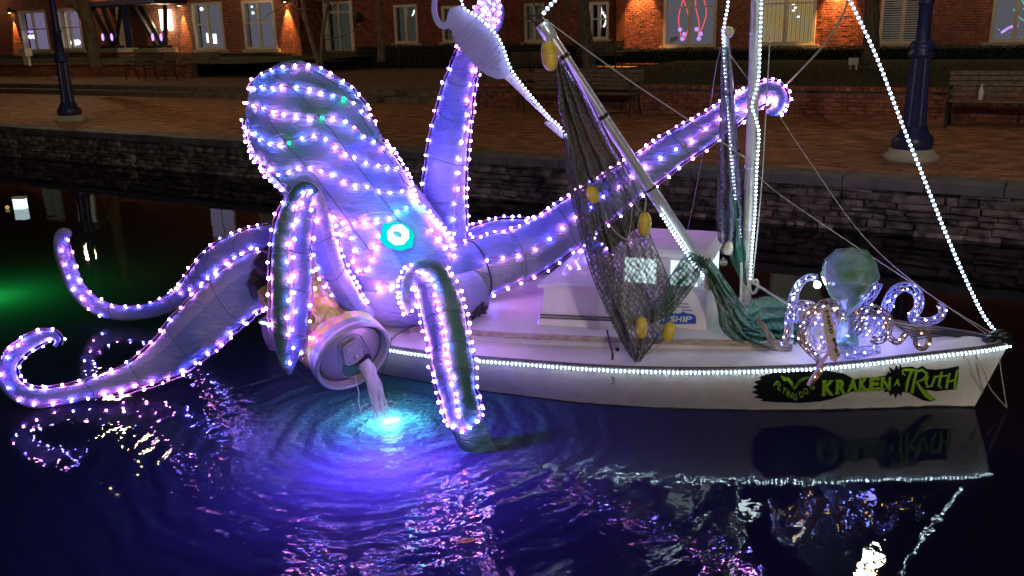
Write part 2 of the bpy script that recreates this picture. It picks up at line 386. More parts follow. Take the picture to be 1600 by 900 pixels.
# foam and splash where the stream meets the water
b = MB(); rnd = random.Random(3)
for i in range(150):
    a = rnd.random()*6.283; rr = abs(rnd.gauss(0,.09)); p = G(590,632)+Vector((math.cos(a)*rr, math.sin(a)*rr, .002))
    b.ball(p, rnd.uniform(.003,.008), 5)
mat('foam', (.75,.78,.9), .15); b.build('splash_foam', 'foam', kind='stuff')
b = MB()
for i in range(70):
    p = G(rnd.uniform(60,1500), rnd.uniform(440,880), .003); a = rnd.random()*6.28; u = Vector((math.cos(a),math.sin(a),0))*rnd.uniform(.006,.016); v = Vector((-u.y,u.x,0))*.5
    if math.hypot(p.x-RC.x, p.y-RC.y) > .5: b.add([p-u, p+v, p+u, p-v], [(0,1,2,3)])
b.build('floating_specks', 'leaf_brown', kind='stuff')
# ================================================================== PROMENADE AND QUAY
b = MB(); b.qbox(-110, 60, .30, 8.0, ZP-.5, ZP-.012); b.build('promenade', 'paver_bed', kind='structure')
rnd = random.Random(5); b = MB()
for j, t in enumerate(np.arange(.47, 8.0, .105)):
    for s in np.arange(-34+(j % 2)*.105, 9, .21):
        if t > 4.5 and s < -26: continue
        z = ZP + rnd.uniform(-.003,.002); s1 = s+.2; t1 = t+.098; vs = [Q(s,t,z), Q(s1,t,z), Q(s1,t1,z), Q(s,t1,z)]
        v0 = [v-Vector((0,0,.02)) for v in vs]
        b.add(vs+v0, [(0,1,2,3), (0,4,5,1), (1,5,6,2), (3,0,4,7)][:3])
b.build('paving_bricks', 'paver', kind='stuff')
# quay wall: coping slabs and rubble stones
qw = thing('quay_wall', 'long rubble stone canal wall with grey slab coping behind the boat', 'wall', Q(0,0,0))
MB().qbox(-70, 30, .06, .5, -1.0, ZP-.13).build('wall_core', 'quay_backing', qw)
rnd = random.Random(11); s = -24.0
while s < 9:
    L = rnd.uniform(.75,1.15); dz = rnd.uniform(-.006,.006); b = MB()
    x0, x1, t0, t1, z0, z1 = s+.005, s+L-.006, -.05+rnd.uniform(-.012,.01), .455, ZP-.125, ZP+dz; e = .012
    o = [Q(x0,t0,z0),Q(x1,t0,z0),Q(x1,t1,z0),Q(x0,t1,z0),Q(x0,t0,z1-e),Q(x1,t0,z1-e),Q(x1,t1,z1-e),Q(x0,t1,z1-e),Q(x0+e,t0+e,z1),Q(x1-e,t0+e,z1),Q(x1-e,t1-e,z1),Q(x0+e,t1-e,z1)]
    b.add(o, [(0,1,5,4),(1,2,6,5),(2,3,7,6),(3,0,4,7),(4,5,9,8),(5,6,10,9),(6,7,11,10),(7,4,8,11),(8,9,10,11),(3,2,1,0)])
    b.build('coping_slab', 'coping', qw); s += L
def stone(b, s0, s1, z0, z1, rnd):
    d = rnd.uniform(-.045,.03); j = lambda a: rnd.uniform(-a,a); bev = min(.012,(z1-z0)*.25)
    out = []
    for (ss, zz, ds, dz) in ((s0,z0,1,1),(s1,z0,-1,1),(s1,z1,-1,-1),(s0,z1,1,-1)):
        js, jz = j(.012), j(.011)
        out.append((Q(ss+js, .12, zz+jz), Q(ss+js, d+bev+j(.008), zz+jz), Q(ss+js+ds*bev*1.5, d+j(.012), zz+jz+dz*bev)))
    vs = [o[0] for o in out]+[o[1] for o in out]+[o[2] for o in out]
    mid = Q((s0+s1)/2+j(.03), d-rnd.uniform(0,.015), (z0+z1)/2+j(.01)); vs.append(mid)
    fs = [(i,(i+1)%4,(i+1)%4+4,i+4) for i in range(4)]+[(i+4,(i+1)%4+4,(i+1)%4+8,i+8) for i in range(4)]+[(i+8,(i+1)%4+8,12) for i in range(4)]
    b.add(vs, fs)
stones = []; z = -.05; zr = []
while z < ZP-.14:
    hgt = rnd.uniform(.05,.105); hgt = min(hgt, ZP-.128-z); zr.append((z, z+hgt)); z += hgt
for (z0, z1) in zr:
    s = -23+rnd.random()
    while s < 9:
        L = rnd.choice((rnd.uniform(.10,.22), rnd.uniform(.18,.40), rnd.uniform(.3,.62)))
        if z1-z0 > .02: stones.append((s+.006, s+L-.008, z0+.004, z1-.006))
        s += L
stones.sort(key=lambda q: -(q[0]+ (q[2] > .0)*.3))
near = [q for q in stones if q[2] > -.01 and q[0] < 6.8][:300]; ns = set(near); rest = [q for q in stones if q not in ns]
for q in near:
    b = MB(); stone(b, *q, rnd); b.build('stone', 'quay_stone', qw)
b = MB()
for q in rest: stone(b, *q, rnd)
b.build('far_stones', 'quay_stone', qw, kind='stuff')
# two pale stones that stand out low on the left of the wall
for px, py in ((205,247),):
    s_, z_ = FP(px, py, 0); b = MB(); stone(b, s_-.13, s_+.12, z_-.07, z_+.06, rnd); b.v = [tuple(Vector(v)-EN*.02) for v in b.v]; b.build('pale_stone', 'stone_trim', qw, label='pale stone low in the wall')
# ---- steps on the left, terrace behind
def strip(name, pts_px, z_base, z_top, depth, m, **kw):      # a low wall or step along ground pixels
    b = MB(); P = [G(px, py, z_base) for px, py in pts_px]
    for a, c in zip(P, P[1:]):
        d = (c-a).normalized(); nn = Vector((-d.y, d.x, 0))
        vs = [a, c, c+nn*depth, a+nn*depth]; up = Vector((0,0,z_top-z_base))
        b.add(vs+[v+up for v in vs], [(0,1,5,4),(1,2,6,5),(2,3,7,6),(3,0,4,7),(4,5,6,7),(3,2,1,0)])
    return b.build(name, m, **kw)
st = thing('stone_steps', 'two broad low stone steps rising from the brick promenade on the left', 'steps', Q(-15,7.4,ZP))
b = MB(); b.qbox(-60,-5.0,7.6,9.2,ZP-.1,ZP+.15); b.build('step', 'step_stone', st)
b = MB(); b.qbox(-60,-5.0,8.1,30,ZP-.1,ZP+.30); b.build('step', 'step_stone', st)
b = MB(); b.qbox(-60,-5.2,8.45,28,ZP,ZP+.305); b.build('terrace', 'paver_bed', kind='structure')
# ---- planter beds with brick walls
def bedwall(name, label, s0, s1, t0, z0, z1, ret, parts=0, corner=True):
    th_ = thing(name, label, 'planter wall', Q((s0+s1)/2, t0, z0))
    MB().qbox(s0, s1, t0+.03, t0+.3, z0, z1-.02).build('core', 'mortar_dark', th_)
    if ret: MB().qbox(s0+.03, s0+.3, t0+.3, t0+ret, z0, z1-.02).build('side_core', 'mortar_dark', th_)
    bl, bh = .205, .062; rows = int((z1-z0-.07)/(bh+.012)); m = MB(); m.box((0,0,0), E1*bl/2, EN*.03, Vector((0,0,bh/2))); me = m.mesh('brick', 'planter_brick')
    B = []
    for r in range(rows):
        s = s0+(r % 2)*.108
        while s < s1-.1: B.append((s+bl/2, z0+r*(bh+.012)+bh/2)); s += bl+.012
    B.sort(key=lambda q: -q[0]); B2 = B[parts:]
    for s_, z_ in B[:parts]: inst('brick', me, Q(s_, t0+.03+rnd.uniform(-.004,.004), z_), th_)
    m = MB()
    for s_, z_ in B2: m.box(Q(s_, t0+.03+rnd.uniform(-.004,.004), z_), E1*bl/2, EN*.03, Vector((0,0,bh/2)))
    if ret:
        for r in range(rows):
            t = t0+(r % 2)*.108
            while t < t0+ret: m.box(Q(s0+.03, t+bl/2, z0+r*(bh+.012)+bh/2), EN*bl/2, E1*.03, Vector((0,0,bh/2))); t += bl+.012
    if m.v: m.build('more_bricks', 'planter_brick', th_, kind='stuff')
    m = MB(); zc = z1-.035; s = s0-.03
    while s < s1:
        m.box(Q(s+.05, t0+.12, zc), E1*.046, EN*.15, Vector((0,0,.035))); s += .104
    if ret:
        t = t0
        while t < t0+ret: m.box(Q(s0+.12, t+.32, zc), EN*.046, E1*.15, Vector((0,0,.035))); t += .104
    m.build('brick_cap', 'planter_brick', th_, kind='stuff')
    return th_
bedwall('brick_planter', 'long low brick planter wall behind the boat, cap of upright bricks, benches in front', -4.9, 9.5, 6.95, ZP, ZP+.57, 9, 300)
b = MB(); b.add([Q(-4.8,7.1,ZP+.5), Q(12,7.1,ZP+.5), Q(12,19.5,ZP+.62), Q(-4.8,19.5,ZP+.62)], [(0,1,2,3)]); b.build('lawn', 'lawn', kind='structure')
bedwall('brick_planter', 'brick planter wall at far left behind the dark bench', -50, -21.5, 12.4, ZP+.3, ZP+.85, 0)
b = MB(); b.add([Q(-60,12.6,ZP+.8), Q(-19,12.6,ZP+.8), Q(-19,30,ZP+.9), Q(-60,30,ZP+.9)], [(0,1,2,3)]); b.build('ground', 'lawn', kind='structure')
b = MB(); b.add([Q(-110,7.0,ZP-.02), Q(60,7.0,ZP-.02), Q(90,300,ZP-.02), Q(-300,300,ZP-.02)], [(0,1,2,3)]); b.build('far_ground', 'step_stone', kind='structure')
# loose grass on the lawn edge
rnd = random.Random(2); b = MB()
for i in range(5000):
    s = rnd.uniform(-4.5,8.5); t = 7.3+rnd.random()**1.5*10; z = ZP+.505+.12*(t-7.1)/12.4; p = Q(s,t,z); a = rnd.random()*6.28; d = Vector((math.cos(a),math.sin(a),0))*.012
    b.add([p-d, p+d, p+Vector((rnd.uniform(-.03,.03), rnd.uniform(-.03,.03), rnd.uniform(.03,.08)))], [(0,1,2)])
b.build('grass', 'lawn', kind='stuff')
# ---- hedges: many small leaves over a dark core
def hedge(label, s0, s1, t0, t1, z0, z1, n):
    h = thing('clipped_hedge', label, 'hedge', Q((s0+s1)/2, t0, z0)); rnd = random.Random(int(s0*10)+99)
    MB().qbox(s0+.05, s1-.05, t0+.06, t1-.06, z0, z1-.06).build('hedge_core', 'hedge_core', h)
    m = MB()
    for i in range(n):
        s = rnd.uniform(s0,s1)
        if rnd.random() < .6: t = t0+rnd.uniform(-.03,.07); z = rnd.uniform(z0,z1)
        else: t = rnd.uniform(t0,t1); z = z1+rnd.uniform(-.07,.03)+.03*math.sin(s*2.3)
        p = Q(s,t,z); u = Vector((rnd.gauss(0,1),rnd.gauss(0,1),rnd.gauss(0,1))).normalized(); v = u.orthogonal().normalized(); k = rnd.uniform(.03,.055)
        m.add([p-u*k, p+v*k*.5, p+u*k, p-v*k*.5], [(0,1,2,3)])
    m.build('hedge_foliage', 'hedge_leaf', h, kind='stuff')
hedge('long low clipped hedge under the large windows on the right', -9.0, 9.0, 20.3, 21.6, ZP+.5, 1.60, 9000)
hedge('dark clipped hedge left of the iron fence, below two tall windows', -35, -25.2, 20.6, 21.9, ZP+.1, 1.55, 6000)
hedge('clipped hedge at the far left behind the blue lamp post', -56, -44.0, 20.8, 22.0, ZP+.1, 1.6, 4000)
# ================================================================== BRICK BUILDING
TF = 22.5; TR = 24.0
SA0, SB0, SB1, SC1 = -58.0, -25.6, -8.7, 8.5
bd = thing('brick_building', 'long red brick building with tall pale-framed windows and warm wall lights', 'building', Q(-20, TF, ZP))
zb0, zb1 = 1.0, 5.6
wins = []   # s0, s1, z0, z1, t, kind
def addwin(pl_, pr_, pt, pb, t, kind, ztop=None):
    s0, z0 = FP(pl_, pb, t); s1, _ = FP(pr_, pb, t); z1 = FP((pl_+pr_)/2, pt, t)[1] if ztop is None else ztop
    wins.append((s0, s1, z0, z1, t, kind))
addwin(38,80,17,80,TF,'violet'); addwin(98,132,14,78,TF,'yellow')
addwin(307,353,4,78,TF,'heart'); addwin(384,434,1,77,TF,'grey'); addwin(1036,1118,0,74,TF,'neon',4.25); addwin(1178,1272,0,71,TF,'curtain',4.25)
addwin(1372,1444,0,69,TF,'blind',4.25); addwin(1545,1622,0,66,TF,'mint',4.25)
addwin(514,553,2,82,TR,'door'); addwin(618,654,7,68,TR,'dim'); addwin(692,726,9,66,TR,'dim'); addwin(820,851,5,66,TR,'dim2'); addwin(921,951,3,62,TR,'neonw')
addwin(189,232,10,84,TF,'bricklit')
def wall_section(s0, s1, t, m_mort, m_brick, nm):
    W = [q for q in wins if q[4] == t and q[1] > s0 and q[0] < s1]
    b = MB(); xs = sorted([s0, s1]+[v for q in W for v in (q[0], q[1])])
    for a, c in zip(xs, xs[1:]):
        if c-a < 1e-4: continue
        q = [q for q in W if q[0] <= (a+c)/2 <= q[1]]
        if q: b.qbox(a, c, t+.03, t+.4, zb0, q[0][2]-.0); b.qbox(a, c, t+.03, t+.4, q[0][3], zb1)
        else: b.qbox(a, c, t+.03, t+.4, zb0, zb1)
    wl = b.build('wall', m_mort, bd)
    b = MB(); bl, bh, gp = .213, .063, .017; r = 0; z = zb0
    while z < zb1-.05:
        s = s0+(r % 2)*.11
        while s < s1-.05:
            e = min(s+bl, s1); cuts = [(s, e)]
            for q in W:
                if q[2]-.03 < z+bh and z < q[3]+.02:
                    nc = []
                    for a, c in cuts:
                        if c <= q[0] or a >= q[1]: nc.append((a, c))
                        else:
                            if a < q[0]-.02: nc.append((a, q[0]))
                            if c > q[1]+.02: nc.append((q[1], c))
                    cuts = nc
            for a, c in cuts:
                d = rnd.uniform(-.003,.003)
                vs = [Q(a,t+.02+d,z), Q(c,t+.02+d,z), Q(c,t+.02+d,z+bh), Q(a,t+.02+d,z+bh), Q(a,t+.035,z), Q(c,t+.035,z), Q(c,t+.035,z+bh), Q(a,t+.035,z+bh)]
                b.add(vs, [(0,1,2,3),(0,4,5,1),(3,2,6,7),(0,3,7,4),(1,5,6,2)])
            s += bl+gp
        z += bh+gp; r += 1
    b.build('wall_bricks', m_brick, wl, kind='stuff')
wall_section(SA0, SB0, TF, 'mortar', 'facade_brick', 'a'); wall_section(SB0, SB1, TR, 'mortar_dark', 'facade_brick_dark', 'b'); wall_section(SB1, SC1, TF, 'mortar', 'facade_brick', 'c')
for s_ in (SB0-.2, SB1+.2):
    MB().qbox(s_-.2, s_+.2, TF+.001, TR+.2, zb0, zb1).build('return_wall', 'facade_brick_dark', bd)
MB().qbox(SA0, SC1, TF+4, TF+4.3, 0, 9).build('back_wall', 'hole_dark', bd)
MB().qbox(SA0, SC1, TF+.0, TF+4.2, zb1, 12.5).build('upper_wall', 'facade_brick', bd)
for s_, z_, mm in ((-49.5,6.4,'room_dark'),(-46,6.4,'room_dim'),(-33.5,6.3,'room_violet'),(-29.5,6.3,'room_dark'),(-24.6,6.3,'room_yellow'),(-22.3,6.3,'room_yellow'),(-14,6.3,'room_dark'),(-6.5,6.3,'room_dark'),(-2,6.3,'room_dim')):
    fr = MB().qbox(s_-.1, s_+1.9, TF-.06, TF-.001, z_-.1, z_+2.3).build('window', 'window_paint', bd)
    for k in (0, 1): MB().qbox(s_+k*.95, s_+k*.95+.85, TF-.075, TF-.061, z_, z_+2.2).build('pane', mm, fr)
for s_, lb in ((-52,'above the far left windows'),(-41,'above the entrance canopy'),(-27.5,'above the second tall window pair'),(-17,'above the recessed entrance'),(-7.7,'left of the red neon window'),(0,'between the curtained and blinds windows'),(5.6,'above the far right window')):  # unseen lamps added above the windows to brighten the brick facade
    w_ = thing('added_facade_lamp', 'added unseen floodlight brightening the brick wall above the windows near s', 'wall lamp', Q(s_,TF,5.9), 'added unseen lamps above the ground floor windows')
    w_['label'] = 'added unseen lamp lighting the brick wall '+lb
    MB().tube([Q(s_,TF,5.9), Q(s_,TF-.5,6.2), Q(s_,TF-1.2,6.2), Q(s_,TF-1.5,6.0)], .03, 6).build('arm', 'black_iron', w_)
    MB().lathe([(.16,0),(.12,.08),(.03,.16)], Q(s_,TF-1.5,5.85), n=12, caps=False).build('shade', 'black_iron', w_)
    MB().ball(Q(s_,TF-1.5,5.87), .06, 8).build('bulb', 'sconce_glow', w_)
    point_light('lamp_light', Q(s_,TF-1.5,5.78), (1,.62,.38), 22 if s_ == -17 else 95, .06, w_)
ROOM = {'violet':'room_violet','yellow':'room_violet','heart':'room_grey','grey':'room_grey','neon':'room_grey','curtain':'room_dim','blind':'room_dim','mint':'room_grey','door':'room_dark','dim':'room_dark','dim2':'room_dark','neonw':'hole_dark','bricklit':'facade_brick'}
for (s0, s1, z0, z1, t, kind) in wins:
    if kind == 'bricklit':
        continue
    fw = .11; w_ = thing_part = MB()
    f = MB(); f.qbox(s0, s0+fw, t-.03, t+.12, z0, z1); f.qbox(s1-fw, s1, t-.03, t+.12, z0, z1); f.qbox(s0+fw, s1-fw, t-.03, t+.12, z1-fw, z1); f.qbox(s0+fw, s1-fw, t-.03, t+.12, z0, z0+fw)
    fr = f.build('door_frame' if kind == 'door' else 'window', 'window_paint', bd)
    sm = (s0+s1)/2
    MB().qbox(sm-.06, sm+.06, t-.02, t+.1, z0+fw, z1-fw).build('mullion', 'window_paint', fr)
    zr_ = z0+(z1-z0)*.55
    if kind not in ('dim', 'door'):
        for a, c in ((s0+fw, sm-.06), (sm+.06, s1-fw)): MB().qbox(a, c, t+.005, t+.075, zr_-.03, zr_+.03).build('glazing_bar', 'window_paint', fr)
    if kind == 'door':
        MB().qbox(s0+fw, s1-fw, t-.01, t+.09, z1-.55, z1-.45).build('glazing_bar', 'window_paint', fr)
        for q in (s0-.12, s1+.02): MB().qbox(q, q+.10, t-.08, t+.1, z0, z1+.1).build('door_post', 'window_paint', fr)
    else: MB().qbox(s0-.18, s1+.18, t-.1, t+.1, z0-.16, z0-.002).build('sill', 'stone_trim', fr)
    for a, c in ((s0+fw, sm-.06), (sm+.06, s1-fw)): MB().qbox(a, c, t+.04, t+.046, z0+fw, z1-fw).build('pane', 'pane_glass', fr)
    MB().qbox(s0-.1, s1+.1, t+.55, t+.6, z0-.2, z1+.2).build('blind', ROOM[kind], fr)
    # what shows behind the glass
    if kind == 'neon':
        m = MB()
        for k, cx in enumerate((s0+.62, s0+1.28)):
            m.tube([Q(cx-.05+.12*math.sin(u*7+k*2)*(1-u*.4), t+.3, z1-.1-u*(z1-z0)*.86) for u in np.linspace(0,1,26)], .02, 6)
            m.tube([Q(cx+.14-.14*math.sin(u*6.5+k), t+.32, z1-.1-u*(z1-z0)*.86) for u in np.linspace(0,1,26)], .02, 6)
        m.build('neon_tube', 'neon_red', fr)
        m = MB()
        for cx in (s0+.66, s0+1.32):
            for k in range(3): m.ball(Q(cx+.1*math.sin(k*2.4), t+.28, z0+.3+k*.17), .085, 8)
        m.build('neon_flower', 'neon_violet', fr)
        MB().prism([Q(s0+.16,t+.25,z0+.16), Q(s0+.5,t+.25,z0+.26), Q(s0+.5,t+.25,z0+.42), Q(s0+.2,t+.25,z0+.34)], EN*.02).build('window_card', 'white_plastic', fr)
    elif kind == 'neonw':
        MB().tube([Q(s0+.55+.12*math.sin(u*3), t+.2, z0+.5+u*.5) for u in np.linspace(0,1,8)], .04, 6).tube([Q(s0+.35+.2*u, t+.2, z0+1.3+.3*math.cos(u*4)) for u in np.linspace(0,1,8)], .03, 6).build('neon_tube', 'neon_white', fr)
    elif kind == 'violet':
        m = MB(); m2 = MB()
        for cx in (.38, .8): m.ball(Q(s0+cx,t+.3,z0+.85), .13, 8); m2.ball(Q(s0+cx+.1,t+.3,z0+1.15), .16, 8, sc=(1,1,.5))
        m.build('window_lantern', 'neon_white', fr); m2.build('window_ornament', 'neon_violet', fr)
    elif kind == 'yellow':
        MB().ball(Q(s0+.75,t+.3,z0+.4), .2, 8).ball(Q(s0+1.15,t+.3,z0+.42), .17, 8).build('window_lantern', 'neon_white', fr)
        MB().qbox(s0+.2,s0+.3,t+.3,t+.34,z0+.1,z1-.2).build('curtain', 'room_yellow', fr)
    elif kind == 'heart':
        MB().ball(Q(s0+.4,t+.3,z1-.28), .1, 8).build('ceiling_lamp', 'neon_white', fr)
        m = MB(); m.qbox(s0+.55,s0+.9,t+.28,t+.32,z0+.35,z0+.85); m.qbox(s0+1.05,s0+1.3,t+.28,t+.32,z0+.3,z0+.8); m.build('lit_picture', 'neon_white', fr)
    elif kind == 'grey':
        MB().ball(Q(s0+.45,t+.3,z1-.55), .08, 8).ball(Q(s0+.42,t+.3,z1-.25), .06, 8).build('ceiling_lamp', 'neon_white', fr)
    elif kind == 'dim':
        MB().tube([Q(s0+.85,t+.3,z1-.5), Q(s0+.93,t+.3,z1-.4), Q(s0+1.0,t+.3,z1-.25)], .035, 6).build('ceiling_lamp', 'neon_white', fr)
    elif kind == 'curtain':
        m = MB()
        for k in range(26):
            a = s0+.1+(s1-s0-.2)*k/26; m.qbox(a, a+.04, t+.42+.03*(k % 2), t+.45+.03*(k % 2), z0, z1)
        m.build('curtain', 'room_yellow', fr)
        m = MB()
        for a, z_ in ((1.25,2.25),(1.33,2.05),(1.27,1.9),(1.45,1.55)): m.ball(Q(s0+a,t+.3,z0+z_*.62), .045, 6, sc=(1.3,1,.8))
        m.build('ceiling_lamp', 'neon_white', fr)
    elif kind == 'blind':
        m = MB(); z_ = z0+.1
        while z_ < z1-.1: m.box(Q(sm,t+.25,z_), E1*(s1-s0)*.46, EN*.02, Vector((0,0,.022))+EN*.01); z_ += .075
        m.build('blind_slats', 'stone_trim', fr, kind='stuff')
    elif kind == 'mint':
        m = MB(); r2 = random.Random(4)
        for k in range(9):
            a = r2.uniform(.3,1.4); z_ = r2.uniform(.9,1.9); m.tube([Q(s0+a,t+.3,z0+z_), Q(s0+a+r2.uniform(.1,.35),t+.3,z0+z_+r2.uniform(-.35,.2)), Q(s0+a+.5,t+.3,z0+z_+r2.uniform(-.5,-.2))], .02, 5)
        m.build('glass_ornament', 'neon_mint', fr)
        MB().tube([Q(s0+.3,t+.3,z0+.28), Q(s0+.5,t+.3,z0+.44), Q(s0+.75,t+.3,z0+.5)], .045, 6).build('neon_tube', 'neon_violet', fr)
# yellow-lit brick entrance recess on the left
q = [q for q in wins if q[5] == 'bricklit'][0]; b = MB(); s0, s1, z0, z1 = q[:4]
b.qbox(s0-.1, s1+.1, TF+.9, TF+1.0, 1.0, z1+.2); ew = b.build('entrance_wall', 'mortar', bd); b = MB(); z = 1.0; r = 0
while z < z1+.1:
    s = s0+(r % 2)*.11
    while s < s1: b.qbox(s, s+.2, TF+.87, TF+.905, z, z+.066); s += .215
    z += .078; r += 1
b.build('entrance_bricks', 'facade_brick', ew, kind='stuff')
spot_light('entrance_light', Q((s0+s1)/2, TF+.3, z1+.1), Q((s0+s1)/2, TF+.9, 2.2), (1,.62,.2), 260, 120, .6, parent=bd)
# entrance canopy on V struts
cn = thing('entrance_canopy', 'dark entrance canopy on slanted V-shaped brackets with small violet lights', 'canopy', Q(-40,TF,2))
s0 = FP(138,8,TF-1.2)[0]; s1 = FP(262,8,TF-1.2)[0]; zc = FP(200,9,TF-1.2)[1]
MB().qbox(s0, s1, TF-2.0, TF, zc, zc+.25).build('canopy_slab', 'black_iron', cn)
MB().qbox(s0, s1, TF-2.02, TF-1.99, zc+.03, zc+.24).build('fascia', 'lure_paint', cn)
for pxa, pxb in ((143,173),(160,180),(209,243),(222,252)):
    a = FP(pxa, 9, TF-1.2); c = FP(pxb, 72, TF-.7)
    MB().tube([Q(a[0],TF-1.2,a[1]), Q(c[0],TF-.6,c[1])], .13, 4).build('strut', 'black_iron', cn)
for pxa, pxb in ((178,178),(246,256)):
    a = FP(pxa+12, 9, TF-1.2); c = FP(pxb, 72, TF-.7)
    MB().tube([Q(a[0],TF-1.2,a[1]), Q(c[0],TF-.6,c[1])], .12, 4).build('strut', 'black_iron', cn)
for px in (178, 252):
    c = FP(px, 74, TF-.6); MB().qbox(c[0]-.6, c[0]+.5, TF-1.0, TF-.3, c[1]-.25, c[1]+.1).build('strut_base', 'black_iron', cn)
for px in (163,177,241,254):
    c = FP(px, 58, TF-.9); MB().ball(Q(c[0],TF-1.0,c[1]), .13, 8, sc=(.6,.6,1.6)).build('violet_lamp', 'neon_violet', cn)
for px, w_ in ((177,.95),(237,1.0)):
    c = FP(px, 79, TF-1.2); pr = thing('entrance_pier', 'pale stone capped brick pier under the %s canopy bracket' % ('left' if px < 200 else 'right'), 'pier', Q(c[0],TF-1.2,1))
    MB().qbox(c[0]-w_*.85, c[0]+w_*.85, TF-1.5, TF-.4, .9, c[1]-.1).build('pier_body', 'planter_brick', pr)
    MB().qbox(c[0]-w_, c[0]+w_, TF-1.6, TF-.3, c[1]-.1, c[1]+.12).build('pier_cap', 'stone_trim', pr)
fx = thing('wall_lamp', 'pair of tall glowing white tube lamps beside the entrance', 'wall lamp', Q(-37,TF,3))
for pa in (252, 263):
    a = FP(pa, 15, TF-.2); c = FP(pa+4, 47, TF-.2); MB().tube([Q(a[0],TF-.2,a[1]), Q(c[0],TF-.2,c[1])], .14, 8).build('tube_lamp', 'tube_glow', fx)
point_light('tube_light', Q(FP(258,30,TF-.2)[0], TF-.7, 3.2), (1,.75,.4), 60, .2, fx)
# wall sconces that throw a warm cone down (and up) the brick
for px, py, t, up, lab in ((18,16,TF,1,'wall sconce at the far left, warm light above and below'), (283,4,TF,1,'wall sconce between the canopy and the tall windows'),
        (447,-2,TF,0,'wall sconce right of the second tall window'), (496,-8,TF-.01,0,'wall sconce beside the twin thin trunks'),
        (1003,-46,TF,0,'wall sconce left of the window with red neon'), (1315,-52,TF,0,'wall sconce between the curtained and the blinds window')):
    tt = TR if px == 496 else t; s_, z_ = FP(px, py, tt); z_ = min(z_, 5.0)
    w_ = thing('wall_sconce', lab, 'wall lamp', Q(s_, tt, z_))
    MB().lathe([(.09,-.16),(.1,-.14),(.1,.14),(.09,.16)], Q(s_, tt-.16, z_)).build('shade', 'black_iron', w_)
    MB().tube([Q(s_,tt,z_), Q(s_,tt-.1,z_)], .03, 6).build('bracket', 'black_iron', w_)
    MB().lathe([(.001,-.005),(.075,-.005),(.075,0)], Q(s_, tt-.16, z_-.162)).build('bulb', 'sconce_glow', w_)
    spot_light('sconce_light', Q(s_,tt-.15,z_-.2), Q(s_,tt+.02,z_-2.2), (1,.5,.13), 1500 if px > 900 else 1100, 66 if px > 900 else (50 if px == 447 else 34), .7, .02, w_)
    if up: spot_light('sconce_light', Q(s_,tt-.15,z_+.2), Q(s_,tt,z_+2), (1,.5,.13), 60, 50, .7, .02, w_)
fx = thing('wall_lantern', 'round dark wall lantern right of the double door', 'wall lamp', Q(-20,TR,3)); s_, z_ = FP(564,28,TR)
MB().lathe([(.02,-.25),(.14,-.15),(.17,.1),(.05,.25)], Q(s_,TR-.2,z_), n=12).build('lantern_body', 'black_iron', fx)
MB().ball(Q(s_+.03,TR-.22,z_-.3), .05, 6).build('bulb', 'window_paint', fx)
# ================================================================== IRON FENCE
fn = thing('iron_fence', 'black iron picket fence in front of the recessed entrance', 'fence', Q(-17,20,ZP))
s0 = FP(482,90,19.5)[0]; s1 = FP(885,90,19.5)[0]; zt = 1.78; zb = ZP+.1
for z_ in (zt-.12, zb+.15): MB().qbox(s0, s1, 19.48, 19.52, z_, z_+.04).build('rail', 'black_iron', fn)
m = MB(); m.box((0,0,(zt-zb)/2-.03), (.014,0,0), (0,.014,0), (0,0,(zt-zb)/2-.03)); m.add([(-.014,-.014,zt-zb-.06),(.014,-.014,zt-zb-.06),(.014,.014,zt-zb-.06),(-.014,.014,zt-zb-.06),(0,0,zt-zb+.02)], [(0,1,4),(1,2,4),(2,3,4),(3,0,4)]); pk = m.mesh('picket','black_iron')
s = s0
while s < s1: inst('picket', pk, Q(s,19.5,zb), fn); s += .16
for px in (625,770,700):
    c = FP(px,90,19.5); MB().qbox(c[0]-.06,c[0]+.06,19.44,19.56,zb,zt+.15).build('post', 'black_iron', fn)
hedge('shadowy hedge behind the iron fence beneath the recessed windows', -20.5, -9.4, 20.6, 21.6, ZP+.1, 1.85, 4000)
